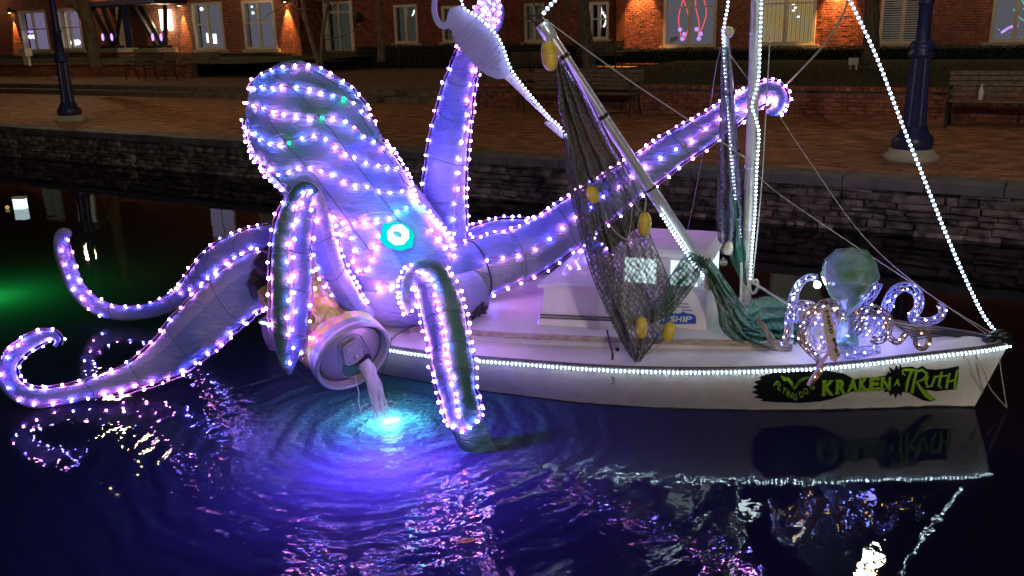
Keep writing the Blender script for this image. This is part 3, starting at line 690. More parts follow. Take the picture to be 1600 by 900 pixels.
# ================================================================== TREES
def tree(label, pts, branches, px2m, seed):
    """pts: (px,py,distance,radius px)"""
    W = smooth_path([tuple(D(a,b_,c))+(r*c/FPX,) for a,b_,c,r in pts], 6); P = [V3(w) for w in W]; R = [w[3]*(1+.08*math.sin(i*1.7)) for i, w in enumerate(W)]
    t = thing('bare_tree', label, 'tree', P[0]); MB().tube(P, R, 12).build('trunk', 'bark', t)
    r2 = random.Random(seed); tw = MB()
    for bp_ in branches:
        Wb = smooth_path([tuple(D(a,b_,c))+(r*c/FPX,) for a,b_,c,r in bp_], 5); Pb = [V3(w) for w in Wb]; MB().tube(Pb, [w[3] for w in Wb], 8).build('limb', 'bark', t)
        for i in range(2, len(Pb), 2):
            for k in range(2):
                p = Pb[i]; d = Vector((r2.gauss(0,1), r2.gauss(0,.6), r2.gauss(.5,.7))).normalized(); L = r2.uniform(.4,1.1); a = [p]
                for q_ in range(4): p = p+d*L/4; d = (d+Vector((r2.gauss(0,.3),r2.gauss(0,.3),r2.gauss(0,.3)))).normalized(); a.append(p)
                tw.tube(a, [.016,.012,.009,.006,.003], 4)
    top = P[-1]
    for k in range(26):
        p = top.copy(); d = Vector((r2.gauss(0,1), r2.gauss(0,1), r2.uniform(.2,1.4))).normalized(); L = r2.uniform(1.0,2.6); a = [p]
        for q_ in range(6): p = p+d*L/6; d = (d+Vector((r2.gauss(0,.25),r2.gauss(0,.25),r2.gauss(0,.2)))).normalized(); a.append(p.copy())
        tw.tube(a, [.04,.03,.022,.015,.01,.005,.003], 5)
        for q_ in range(2, 7):
            for z_ in range(2):
                dd = Vector((r2.gauss(0,1), r2.gauss(0,1), r2.gauss(.3,.8))).normalized(); tw.tube([a[q_], a[q_]+dd*.3, a[q_]+dd*.55+Vector((r2.gauss(0,.1),0,.1))], [.007,.005,.002], 3)
    if tw.v: tw.build('crown', 'bark', t, kind='stuff')
    return t
d = G(148,104,ZP+.4).y
tree('olive barked tree with a forked limb beside the entrance canopy', [(148,104,30,11),(145,80,30,9),(139,40,30,9),(131,10,30,9),(125,-40,30,8),(120,-90,30,7)], [[(136,40,30,6),(122,14,30,5),(104,2,30,4),(88,-8,30,3)]], 1, 1)
tree('slim straight tree in front of the recessed wall, lit on its right side', [(596,96,31,6.5),(595,60,31,5.5),(592,20,31,5),(590,-30,31,5),(588,-70,31,4)], [], 1, 2)
tree('thin twin-stemmed bare tree just above the giant head', [(500,106,23,4),(490,72,23,4),(478,30,23,3.5),(470,-20,23,3),(468,-50,23,2)], [[(502,104,23,3.6),(503,70,23,3),(506,40,23,2.5),(514,0,23,2)],[(484,50,23,2.2),(470,20,23,1.6),(455,0,23,1)]], 1, 3)
tree('dark thick tree behind the net top', [(921,110,26,11),(918,80,26,9.5),(913,30,26,9),(908,-30,26,9),(905,-80,26,7)], [], 1, 4)
tree('dark tree trunk left of the blinds window', [(1362,110,24,16),(1361,85,24,12),(1362,30,24,11),(1364,-30,24,11),(1366,-90,24,9)], [[(1361,80,24,12),(1352,96,23.8,6),(1345,104,23.6,3)]], 1, 5)
tree('spindly bare tree behind the top of the boom', [(868,104,25,3),(866,60,25,2.5),(862,20,25,2),(858,-30,25,1.5)], [[(866,60,25,1.8),(845,30,25,1.2),(834,5,25,.8)],[(866,50,25,1.6),(885,20,25,1.2),(893,-5,25,.8)],[(864,40,25,1.5),(850,44,25,1),(838,38,25,.7)]], 1, 6)
# ================================================================== LAMP POSTS
def lamp_post(label, base, sc, glow, lcol, power, head_h):
    t = thing('street_lamp', label, 'street lamp', base); o = Vector(base)
    MB().lathe([(.33,0),(.34,.02),(.33,.06),(.285,.075),(.275,.13),(.25,.145)], o, n=32).build('stone_base', 'stone_trim', t)
    MB().lathe([(.24,.145),(.25,.17),(.25,.27),(.235,.30),(.19,.34),(.17,.40),(.155,.43)], o, n=16).build('base', 'lamp_paint', t)
    m = MB(); prof = [(.15,.43),(.145,.5),(.125,1.25),(.125,1.3)]; n = 16; vs = []
    for r_, h_ in [(.148,.42),(.142,.5),(.118,1.28)]:
        for k in range(n*2):
            a = math.pi*k/n; rr = r_*(1 if k % 2 else .9); vs.append(o+Vector((rr*math.cos(a), rr*math.sin(a), h_)))
    m.add(vs, [(i*2*n+k, i*2*n+(k+1) % (2*n), (i+1)*2*n+(k+1) % (2*n), (i+1)*2*n+k) for i in range(2) for k in range(2*n)]); m.build('fluted_shaft', 'lamp_paint', t)
    MB().lathe([(.12,1.27),(.155,1.29),(.16,1.33),(.135,1.36),(.15,1.40),(.15,1.44),(.11,1.48)], o, n=24).build('collar', 'lamp_paint', t)
    MB().lathe([(.085,1.46),(.08,1.9),(.095,1.92),(.095,1.96),(.07,1.98)], o, n=12).build('neck', 'lamp_paint', t)
    MB().lathe([(.07,1.97),(.05,head_h-.3),(.08,head_h-.28),(.1,head_h-.2)], o, n=12).build('pole', 'lamp_paint', t)
    MB().ball(o+Vector((0,0,head_h)), .19, 14).build('globe', glow, t)
    MB().lathe([(.1,0),(.11,.04),(.02,.12),(.001,.2)], o+Vector((0,0,head_h+.18)), n=12).build('finial', 'lamp_paint', t)
    point_light('lamp_light', o+Vector((0,0,head_h+.26))*1, lcol, power, .2, t)
    return t
lamp_post('dark blue fluted lamp post on a stone base at the left', G(111,190,ZP), 1, 'lamp_globe_glow', (1,.66,.30), 620, 5.3)
lamp_post('dark blue lamp post at the right, beside the bench with the bottle', G(1423,249,ZP), 1, 'lamp_globe_cool', (1,.62,.32), 260, 4.6)
# a third post stands just behind the first; its light shows mirrored in the canal
lamp_post('second dark lamp post right behind the left one', G(99,124,ZP+.305), 1, 'lamp_globe_glow', (1,.64,.28), 520, 4.9)
MB().qbox(-40, 40, -40, -12.8, -1, ZP).build('near_bank', 'coping', None, kind='structure')
lamp_post('lamp post on the near bank, left of the viewer', Q(4,-14.5,ZP), 1, 'lamp_globe_glow', (1,.86,.68), 180, 4.9)
lamp_post('lamp post on the near bank, right of the viewer', Q(13,-14.5,ZP), 1, 'lamp_globe_glow', (1,.87,.72), 2400, 4.9)
# ================================================================== BENCHES
def bench(label, s, t, z, L, rot=0):
    o = Q(s,t,z); r = thing('park_bench', label, 'bench', o, 'benches along the promenade'); A = E1; N = EN; U = Vector((0,0,1))
    for k in range(5): MB().box(o+N*(-.42+.085*k+.1)+U*.44, A*L/2, N*.034, U*.016).build('seat_slat', 'bench_wood', r)
    for k in range(5): MB().box(o+N*(.1+.025*k)+U*(.53+.085*k), A*L/2, N*.014, U*.034).build('back_slat', 'bench_wood', r)
    for q_ in (-1, 0, 1):
        c = o+A*(q_*(L/2-.06)); m = MB()
        m.tube([c-N*.38, c-N*.34+U*.2, c-N*.36+U*.42], .024, 6); m.tube([c+N*.2, c+N*.08+U*.22, c+N*.08+U*.45, c+N*.24+U*.93], .024, 6); m.tube([c-N*.36+U*.415, c+N*.1+U*.415], .022, 6)
        m.build('leg', 'black_iron', r)
        m = MB(); m.tube([c-N*.36+U*.42, c-N*.36+U*.6, c-N*.30+U*.66, c-N*.1+U*.665, c+N*.13+U*.63], .02, 6); m.build('armrest', 'black_iron', r)
    return r
c_ = QS(G(925,176,ZP)); bench('wooden bench with iron arms in the middle, seen behind the boom', c_[0]-.1, 6.4, ZP, 2.6)
bench('long pale-slatted wooden bench at the right with a bottle standing on it', 6.55, 6.1, ZP, 2.9)
c_ = QS(G(28,139,ZP+.3)); bench('dark bench at the far left edge beside the blue lamp post', c_[0], 11.0, ZP+.3, 2.3)
c_ = QS(G(228,123,ZP+.3)); bench('dark bench with slatted back left of centre, in front of the entrance pier', c_[0]+.2, 13.6, ZP+.3, 3.2)
c_ = QS(G(838,106,ZP+.3)); bench('dim bench far back behind the top of the net', -9.5, 17.5, ZP+.1, 2.2)
c_ = QS(G(950,90,ZP+.3)); bench('pale bench far back below the neon ring window', -7.6, 18.9, ZP+.4, 1.6)
# bottle, dark bag, ground boxes
o = Q(5.62,6.0,ZP+.456); t = thing('plastic_bottle', 'clear pale bottle standing on the right bench', 'bottle', o)
MB().lathe([(.035,0),(.04,.02),(.04,.13),(.036,.15),(.015,.2),(.014,.225)], o, n=14).build('bottle_body', 'white_plastic', t); MB().lathe([(.016,.225),(.016,.25)], o, n=10).build('cap', 'window_paint', t)
o = Q(6.3,6.0,ZP+.456); t = thing('dark_tumbler', 'small black tumbler left on the right bench', 'tumbler', o)
MB().lathe([(.03,0),(.042,.15),(.044,.17)], o, n=14).build('cup', 'black_iron', t); MB().lathe([(.046,.17),(.046,.19),(.01,.2)], o, n=14).build('lid', 'black_iron', t)
for px, py, zz, tt, lab in ((1332,112,ZP+.52,8.2,'white electrical floodlight box on the lawn left of the right lamp post'), (42,101,ZP+.86,14,'white floodlight box on the lawn behind the far left bench')):
    d = G(px,py,zz); t = thing('garden_floodlight', lab, 'floodlight', d); k = 1 if px > 500 else 1.9
    MB().box(d+Vector((.02,0,.26*k)), E1*.12*k, EN*.08*k, Vector((0,0,.085*k))).build('housing', 'white_plastic', t)
    m = MB(); m.box(d+E1*.09*k+Vector((0,0,.1*k)), E1*.025*k, EN*.03*k, Vector((0,0,.12*k))); m.box(d-E1*.06*k+Vector((0,0,.1*k)), E1*.02*k, EN*.02*k, Vector((0,0,.1*k))); m.build('stand', 'white_plastic', t)
# ================================================================== SAILBOAT
BA = Vector((-.938, .347, 0)).normalized(); BN = Vector((-.347, -.938, 0)).normalized()
BOW = G(1578, 534, .45)
def BP(u, v, z): return Vector((BOW.x, BOW.y, 0)) + BA*u + BN*v + Vector((0,0,z))
def UV(p): q = p-BOW; return q.dot(BA), q.dot(BN)
gpx = [(407,497,.42),(500,520,.40),(610,541,.38),(700,553,.375),(810,562,.37),(955,572,.37),(1100,575,.375),(1250,571,.39),(1330,565,.40),(1400,557,.415),(1470,549,.43),(1540,541,.445),(1578,534,.45)]
wpx = [(422,548),(505,568),(600,585),(690,602),(800,617),(935,632),(1080,639),(1200,641),(1280,641),(1345,639),(1410,637),(1470,635),(1521,633)]
gu = [(*UV(G(*p)), p[2]) for p in gpx]; gu[-1] = (0, 0, .45)
wl = [(*UV(G(*p)), 0.0) for p in wpx]; wl[-1] = (wl[-1][0], 0.0, 0.0)
gu = [tuple(a) for a in smooth_path(gu, 5)]; wl = [tuple(a) for a in smooth_path(wl, 5)]
boat = thing('sailboat', 'small white sailboat with a pilothouse and the words KRAKEN A TRUTH on its bow', 'sailboat', BP(2.4,0,0))
NS = len(gu)
def hull_rows(sg):
    rows = []
    for g, q in zip(gu, wl):
        r = []
        for k in range(7):
            f = k/6; u = q[0]+(g[0]-q[0])*f; v = q[1]+(g[1]-q[1])*f + .03*math.sin(math.pi*f)*min(1, g[1]*3); r.append(BP(u, sg*max(v, 0), g[2]*f))
        r.insert(0, BP(q[0], sg*q[1]*.8, -.14)); rows.append(r)
    return rows
m = MB(); Rn = hull_rows(1); Rf = hull_rows(-1); n8 = 8
for rows in (Rn, Rf):
    vs = [p for r in rows for p in r]; m.add(vs, [(i*n8+k, (i+1)*n8+k, (i+1)*n8+k+1, i*n8+k+1) for i in range(NS-1) for k in range(n8-1)], 0, True)
m.add(Rn[0]+Rf[0], [(k, k+1, k+9, k+8) for k in range(7)], 0)
hull = m.build('hull', 'boat_white', boat)
HB = BVHTree.FromPolygons([Vector(v) for v in m.v], m.f)
m = MB(); K = 13; vs = []
for g in gu:
    for k in range(K):
        f = k/(K-1)*2-1; vs.append(BP(g[0], g[1]*f, g[2]-.004+.05*(1-f*f)*min(1, g[1]*2.5)))
m.add(vs, [(i*K+k, i*K+k+1, (i+1)*K+k+1, (i+1)*K+k) for i in range(NS-1) for k in range(K-1)], 0, True)
deck = m.build('deck', 'boat_deck', boat)
def gpt(i, out, dz, sg=1): g = gu[i]; return BP(g[0], sg*(g[1]+out), g[2]+dz)
m = MB()
for sg in (1, -1): m.tube([gpt(i, .006, -.004, sg) for i in range(NS)], .013, 6)
m.build('rub_rail', 'boat_trim', boat)
m = MB(); rq = random.Random(6)
m.tube([BP(q[0], q[1]+.006, .004+rq.uniform(-.003,.004)) for q in wl], [.006+rq.uniform(-.003,.004) for q in wl], 5); m.build('waterline_weed', 'print_black', boat)
# raised inner deck with a wooden edge strip
cpx = [(640,515),(760,524),(865,530),(1000,535),(1150,539),(1238,544)]
cu = [UV(G(a, b_, .43)) for a, b_ in cpx]; cu = [tuple(c) for c in smooth_path(cu, 6)]
m = MB(); n_ = len(cu)
for sg in (1,):
    vs = [BP(u, v, .34) for u, v in cu]+[BP(u, v, .455) for u, v in cu]+[BP(u, -v, .455) for u, v in cu]+[BP(u, -v, .34) for u, v in cu]
    m.add(vs, [(i+k*n_, i+1+k*n_, i+1+(k+1)*n_, i+(k+1)*n_) for i in range(n_-1) for k in range(3)]); m.add([vs[i*n_+n_-1] for i in range(4)], [(0,1,2,3)]); m.add([vs[i*n_] for i in range(4)], [(3,2,1,0)])
m.build('raised_deck', 'boat_deck', boat)
m = MB(); P = [BP(u, v+.006, .445) for u, v in cu]
for a, c in zip(P, P[1:]): m.box((a+c)/2, (c-a)/2*1.01, BN*.012, Vector((0,0,.016)))
m.build('edge_strip', 'wood_strip', boat)
# low coachroof
def frustum(m, quad, z0, z1, quad2=None, mi=0):
    q2 = quad2 or quad; vs = [BP(u, v, z0) for u, v in quad]+[BP(u, v, z1) for u, v in q2]
    m.add(vs, [(0,1,5,4),(1,2,6,5),(2,3,7,6),(3,0,4,7),(4,5,6,7),(3,2,1,0)], mi)
m = MB(); frustum(m, [(2.85,.50),(2.37,.44),(2.37,-.44),(2.85,-.50)], .44, .50)
m.build('coachroof_base', 'boat_white', boat)
m = MB(); frustum(m, [(2.85,.46),(2.365,.40),(2.365,-.40),(2.85,-.46)], .50, .70, [(2.83,.44),(2.365,.39),(2.365,-.39),(2.83,-.44)])
frustum(m, [(2.87,.46),(2.365,.41),(2.365,-.41),(2.87,-.46)], .70, .725)
frustum(m, [(2.80,.40),(2.37,.36),(2.37,-.36),(2.80,-.40)], .725, .80, [(2.60,.16),(2.37,.16),(2.37,-.16),(2.60,-.16)])
m.build('coachroof', 'boat_white', boat)
m = MB()
for k in range(2): m.box(BP(2.61,.452,.0)+Vector((0,0,.503+.02*k)), (BP(2.85,.485,0)-BP(2.37,.42,0))/2, BN*.006, Vector((0,0,.004)))
m.build('trim_line', 'boat_trim', boat)
# pilothouse
ph = MB(); U0_, U1_, HV = 1.80, 2.36, .30
def pane_rect(m, u0, u1, z0, z1, v, mi=0): m.box((BP(u0, v, z0)+BP(u1, v, z1))/2, BA*(u1-u0)/2, BN*.004, Vector((0,0,(z1-z0)/2)), mi)
frustum(ph, [(U1_,HV),(U0_-.02,HV),(U0_-.02,-HV),(U1_,-HV)], .44, .93, [(U1_,HV),(U0_,HV),(U0_,-HV),(U1_,-HV)])
house = ph.build('pilothouse', 'boat_white', boat)
PB = BVHTree.FromPolygons([Vector(v) for v in ph.v], ph.f)
m = MB(); frustum(m, [(U1_+.05,HV+.05),(U0_-.05,HV+.05),(U0_-.05,-HV-.05),(U1_+.05,-HV-.05)], .93, .945)
frustum(m, [(U1_+.05,HV+.05),(U0_-.05,HV+.05),(U0_-.05,-HV-.05),(U1_+.05,-HV-.05)], .945, .975, [(U1_,HV),(U0_,HV),(U0_,-HV),(U1_,-HV)])
m.build('roof', 'boat_white', boat)
for (a, c) in ((2.32,2.11),(2.02,1.85)):
    m = MB(); pane_rect(m, c-.02, a+.02, .725, .925, HV+.004); fr = m.build('window', 'boat_white', boat)
    m = MB(); pane_rect(m, c, a, .745, .905, HV+.010); m.build('pane', 'cabin_glow', fr)
m = MB(); m.box(BP(U0_-.008, .0, .80), BA*.004, BN*.22, Vector((0,0,.085))); fr = m.build('window', 'boat_white', boat)
m = MB(); m.box(BP(U0_-.015, .0, .80), BA*.004, BN*.2, Vector((0,0,.07))); m.build('pane', 'cabin_glow', fr)
for v_ in (.29,-.29):
    m = MB(); m.box(BP(U1_+.004, v_*.5, .82), BA*.004, BN*.09, Vector((0,0,.07))); fr = m.build('window', 'boat_white', boat)
point_light('cabin_light', BP(U0_-.35,0,.95), (.75,.93,1), 1.2, .05, boat)
# ---- printing laid on the hull and house
def hit(bvh, px, py, off):
    d = ray(px, py).normalized(); loc, nor, _, _ = bvh.ray_cast(CC, d)
    if loc is None:
        loc, nor = min(((q[3], q[0], q[1]) for q in (bvh.find_nearest(CC+d*(4.6+.08*k)) for k in range(48))), key=lambda q: q[0])[1:]
    if nor.dot(d) > 0: nor = -nor
    return loc+nor*off, nor
def densify(poly, step=6):
    out = []
    for i, a in enumerate(poly):
        c = poly[(i+1) % len(poly)]; L = math.dist(a, c); k = max(1, int(L/step))
        out += [(a[0]+(c[0]-a[0])*j/k, a[1]+(c[1]-a[1])*j/k) for j in range(k)]
    return out
def decal(name, polys, bvh, off, m_, parent, thick=.0015):
    b = MB()
    for poly in polys:
        tr = tessellate_polygon([[Vector((p[0], p[1], 0)) for p in poly]]); q = bmesh.new(); vv = [q.verts.new((p[0], p[1], 0)) for p in poly]
        for t in tr:
            try: q.faces.new([vv[i] for i in t])
            except ValueError: pass
        for _ in range(5):
            le = [e for e in q.edges if e.calc_length() > 9]
            if not le: break
            bmesh.ops.subdivide_edges(q, edges=le, cuts=1); bmesh.ops.triangulate(q, faces=q.faces[:])
        q.verts.index_update(); b.add([hit(bvh, v.co.x, v.co.y, off)[0] for v in q.verts], [tuple(v.index for v in f.verts) for f in q.faces]); q.free()
    return b.build(name, m_, parent)
def text_polys(txt, bold=0, res=3):
    cu_ = bpy.data.curves.new('t', 'FONT'); cu_.body = txt; cu_.size = 1; cu_.offset = bold; cu_.resolution_u = res
    o = bpy.data.objects.new('t', cu_); COL.objects.link(o); bpy.context.view_layer.update()
    me = o.evaluated_get(bpy.context.evaluated_depsgraph_get()).to_mesh()
    V = [tuple(v.co) for v in me.vertices]; F = [tuple(p.vertices) for p in me.polygons]
    o.to_mesh_clear(); bpy.data.objects.remove(o); bpy.data.curves.remove(cu_)
    return V, F
def text_decal(name, txt, fn, bvh, off, m_, parent, bold=0):
    V, F = text_polys(txt, bold); xs = [v[0] for v in V]; ys = [v[1] for v in V]; x0, x1, y0, y1 = min(xs), max(xs), min(ys), max(ys)
    P = [hit(bvh, *fn((v[0]-x0)/(x1-x0), (v[1]-y0)/(y1-y0)), off)[0] for v in V]
    b = MB(); b.add(P, F); return b.build(name, m_, parent)
def stroke(pts, widths):
    pts = [Vector((p[0], p[1])) for p in pts]; L = []; Rr = []
    for i, p in enumerate(pts):
        t = (pts[min(i+1, len(pts)-1)]-pts[max(i-1, 0)]).normalized(); nn = Vector((-t.y, t.x)); w_ = widths[i] if hasattr(widths, '__len__') else widths
        L.append(p+nn*w_/2); Rr.append(p-nn*w_/2)
    return [tuple(p) for p in L+Rr[::-1]]
lt = MB(); rr = random.Random(8)
# black splash behind the words
blob = [(1196,585),(1215,580),(1245,578),(1290,578),(1318,583),(1335,592),(1345,590),(1360,589),(1372,588),(1384,586),(1388,580),(1392,583),(1388,572),(1397,578),(1400,569),(1404,577),(1406,568),(1409,574),(1413,573),(1425,572),(1432,575),(1441,571),(1448,576),(1462,577),(1480,575),(1498,571),(1497,590),(1494,608),(1480,609),(1462,611),(1446,608),(1452,616),(1462,624),(1455,627),(1442,625),(1428,618),(1420,613),(1410,612),(1408,618),(1403,614),(1399,622),(1396,614),(1391,618),(1388,611),(1380,613),(1384,606),(1372,609),(1378,604),(1360,606),(1345,608),(1330,612),(1318,616),(1300,623),(1280,627),(1250,629),(1215,628),(1188,626),(1192,623),(1178,620),(1186,617),(1174,612),(1183,609),(1176,604),(1184,600),(1178,596),(1190,592),(1186,589)]
pr = thing_l = decal('print_splash', [blob], HB, .003, 'print_black', boat)
for p in ((1405,570,1.2),(1438,570,1.5),(1443,571,1),(1378,580,1.2),(1374,581,.8),(1365,616,1.2),(1372,612,.9),(1500,572,.8),(1408,623,1)):
    pass
lett = bpy.data.objects.new('lettering', None); COL.objects.link(lett); attach(lett, boat)
words = [('K',1283,1304,593,617,.1),('R',1304,1323,592,615,0),('A',1322,1341,590,612,0),('K',1340,1357,588,611,0),('E',1356,1374,588,610,0),('N',1374,1392,588,609,0),('A',1395,1407,591,602,0)]
for ch, xa, xb, ya, yb, sh in words:
    sl = -.06
    text_decal('letter', ch, lambda fx, fy, xa=xa, xb=xb, ya=ya, yb=yb: (xa+2+(xb-xa-2)*fx - (1-fy)*1.2, yb-(yb-ya)*fy), HB, .006, 'print_green', lett, bold=.05)
    if ch in 'KRN':
        decal('serif', [[(xa,yb-3),(xa+7,yb-3.5),(xa+7,yb-.2),(xa,yb+.3)],[(xa+1,ya),(xa+8,ya-.5),(xa+8,ya+2.5),(xa+1,ya+3)]], HB, .0075, 'print_green', lett)
TR_ = {'T': [stroke([(1408,579),(1413,577),(1424,577),(1436,578)],[2,4,4,2.5]), stroke([(1409,578),(1410,583),(1414,586)],[2,2.5,1]), stroke([(1424,578),(1420,588),(1417,598),(1415,611)],[4.5,4,5,3.5])],
 'R': [stroke([(1431,580),(1428,593),(1424,613)],[4.5,4,5]), stroke([(1430,580),(1440,577),(1448,583),(1442,592),(1431,596)],[3,4,4.5,3.5,2]), stroke([(1431,595),(1438,606),(1447,616),(1458,624)],[3,5,8,7])],
 'U': [stroke([(1449,586),(1446,596),(1448,603),(1455,602),(1461,586)],[4,4,4.5,4,4])],
 't': [stroke([(1458,589),(1466,587),(1480,586)],[2.5,3.5,2]), stroke([(1471,580),(1468,592),(1466,602),(1471,606)],[3.5,4,4.5,2])],
 'H': [stroke([(1483,582),(1480,593),(1478,606)],[4,4,4.5]), stroke([(1495,577),(1492,592),(1491,607)],[4,4,4.5]), stroke([(1480,596),(1493,592)],[3.5,3.5])]}
for ch in TR_.values():
    decal('letter', ch, HB, .006, 'print_green', lett)
# winged badge and arched FLYING DOG
decal('badge', [stroke([(1220,586),(1225,592),(1231,591),(1236,597),(1240,606)],[1.5,5,6,5,2]), stroke([(1264,588),(1257,590),(1250,594),(1245,600),(1240,607)],[1.5,5,6,5,2]), stroke([(1222,587),(1229,590),(1238,601)],[1,2,2])], HB, .006, 'print_green', lett)
arc = [('F',1213,599,-35),('L',1219,604,-30),('Y',1225,609,-22),('I',1230,613,-14),('N',1235,616,-8),('G',1242,619,-4),('D',1252,615,14),('O',1259,610,24),('G',1268,603,34)]
for ch, cx, cy, an in arc:
    a = math.radians(-an); w_, h_ = (6.5, 10) if ch != 'I' else (2.5, 9)
    text_decal('letter', ch, lambda fx, fy, cx=cx, cy=cy, a=a, w_=w_, h_=h_: (cx+((fx-.5)*w_)*math.cos(a)-((.5-fy)*h_)*math.sin(a), cy+((fx-.5)*w_)*math.sin(a)+((.5-fy)*h_)*math.cos(a)), HB, .006, 'print_green', lett, bold=.02)
# hull number smudge
decal('hull_mark', [stroke([(955,588),(960,590),(957,593),(961,596)],[2.5,3,2.5,2]), stroke([(955,599),(958,598),(961,600)],[1.5,2,1.5])], HB, .004, 'print_grey', boat)
# sign on the pilothouse side
sg_ = decal('house_sign', [[(1030,506),(1033,491),(1050,488),(1062,489),(1068,486),(1074,489),(1084,490),(1088,494),(1088,505)]], PB, .012, 'print_blue', boat)
for k, (xa, xb, y_) in enumerate(((1060,1076,473),(1058,1078,478),(1066,1083,483))): decal('sign_line', [[(xa,y_),(xb,y_+.5),(xb,y_+2),(xa,y_+1.5)]], PB, .012, 'print_grey', sg_)
for ch, xa, xb in (('N',1031,1040),('S',1047,1055),('H',1056,1065),('I',1067,1070),('P',1071,1081)):
    text_decal('letter', ch, lambda fx, fy, xa=xa, xb=xb: (xa+(xb-xa)*fx+fy*1.5, 502-9*fy), PB, .017, 'print_white', sg_, bold=.02)
# deck fittings near the side: small shackle, eye, cleat, bow bundle
m = MB(); p = G(957,562,.40); m.tube([p, p+Vector((0,0,.04))], .008, 6).tube([p+Vector((.0,0,.04)), G(953,545,.42)+Vector((0,0,.03)), D(948,515,5.35)], .006, 5); m.ball(G(965,546,.42), .014, 8)
m.build('shackle', 'black_iron', boat)
m = MB()
for px, py in ((1552,528),(1562,524),(1570,530),(1546,534)): m.ball(G(px,py,.47)+Vector((0,0,.015)), .035, 8, sc=(1.4,1,.7))
m.tube([G(1568,532,.47), G(1582,536,.45)], .02, 6); m.build('bow_fitting', 'black_iron', boat)
m = MB()
for k in range(7):
    y_ = 506+k*3.2; m.tube(world_path([(1395+k*5,y_,G(1395,y_,.47).y),(1430,y_+5+2*math.sin(k),G(1430,y_+5,.47).y),(1480,y_*.5+262,G(1480,y_*.5+262,.47).y),(1530,523+k*1.5,G(1530,523,.47).y),(1556,527,G(1556,527,.48).y)], 5), .004, 5)
m.build('deck_cable', 'dark_cord', boat)
# mast with step, second pole
def mpath(P, n=4): return world_path(P, n)
mast_b = G(1165,474,.47); mast_t = D(1186,-90,5.55)
m = MB(); m.tube([mast_b, mast_b.lerp(mast_t,.5), mast_t], [.036,.036,.034], 14); mst = m.build('mast', 'mast_paint', boat)
m = MB()
for f in (.24,.42,.62,.78): p = mast_b.lerp(mast_t, f); d = (mast_t-mast_b).normalized(); m.tube([p, p+d*.012], .040, 14)
m.build('mast_band', 'metal_tube', mst)
MB().box(mast_b, (.06,0,0), (0,.06,0), (0,0,.02)).build('mast_step', 'metal_tube', mst)
# ================================================================== LIMBS OF INFLATED FABRIC
class Limb:
    def __init__(s, P, dens=7, n=30, flat=1.0, wr=.05, seed=0, mats=((-180,180,0),), rscale=1.0):
        W = smooth_path([tuple(D(a,b_,c))+(max(r,.5)*c/FPX*1.03*rscale,) for a,b_,c,r in P], dens)
        s.C = [V3(w) for w in W]; s.R = [max(w[3], .004) for w in W]; s.n = n; s.flat = flat; s.F = []
        m_ = len(s.C); prevV = None
        for i, p in enumerate(s.C):
            T = (s.C[min(i+1,m_-1)]-s.C[max(i-1,0)]).normalized(); V = (CC-p).normalized(); V = V-T*V.dot(T); V = V.normalized() if V.length > .05 else prevV; prevV = V; s.F.append((T, V, T.cross(V)))
        s.wr = wr; s.seed = seed; s.mats = mats; s.len = [0]
        for a, c in zip(s.C, s.C[1:]): s.len.append(s.len[-1]+(c-a).length)
    def rad(s, i, a):
        p = s.C[i]; T, V, W = s.F[i]; d = V*math.cos(a)+W*math.sin(a); q = p+d*s.R[i]
        k = noise.noise(q*5+Vector((s.seed*3.1,0,0)))*1.0 + noise.noise(Vector((q.x*14,q.y*14,q.z*9)))*.5
        seg = abs(((s.len[i]+s.seed*.13) % .34)/.34-.5)*2
        return s.R[i]*(1+s.wr*k-.05*max(0, seg-.86)/.14)
    def pt(s, i, a, off=0):
        T, V, W = s.F[i]; r = s.rad(i, a); return s.C[i]+V*math.cos(a)*(r*s.flat+off)+W*math.sin(a)*(r+off)
    def at(s, f, adeg, off=0):
        a = math.radians(adeg); x = min(max(f,0),1)*s.len[-1]; i = 0
        while i < len(s.len)-2 and s.len[i+1] < x: i += 1
        t = (x-s.len[i])/max(1e-6, s.len[i+1]-s.len[i]); return s.pt(i, a, off).lerp(s.pt(i+1, a, off), t)
    def mb(s):
        b = MB(); vs = []; m_ = len(s.C); n = s.n
        for i in range(m_):
            for k in range(n): vs.append(s.pt(i, 2*math.pi*k/n))
        b.v = [tuple(v) for v in vs]
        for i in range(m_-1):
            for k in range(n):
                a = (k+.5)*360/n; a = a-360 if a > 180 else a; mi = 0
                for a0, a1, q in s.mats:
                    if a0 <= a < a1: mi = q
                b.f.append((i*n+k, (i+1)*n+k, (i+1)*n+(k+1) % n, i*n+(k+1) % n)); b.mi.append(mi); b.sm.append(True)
        for i, rev in ((0, False), (m_-1, True)):
            b.v.append(tuple(s.C[i]+(s.F[i][0]*(-.3 if not rev else .3)*s.R[i]))); c = len(b.v)-1
            for k in range(n):
                f = (c, i*n+k, i*n+(k+1) % n); b.f.append(f if not rev else f[::-1]); b.mi.append(0); b.sm.append(True)
        return b
BULB = {}
for k, mn in (('p','led_pink'),('v','led_violet'),('c','led_cyan'),('g','led_green')):
    m = MB(); m.ball((0,0,0), .0092, 6); BULB[k] = m.mesh('bulb', mn)
brnd = random.Random(21); NB = [0]
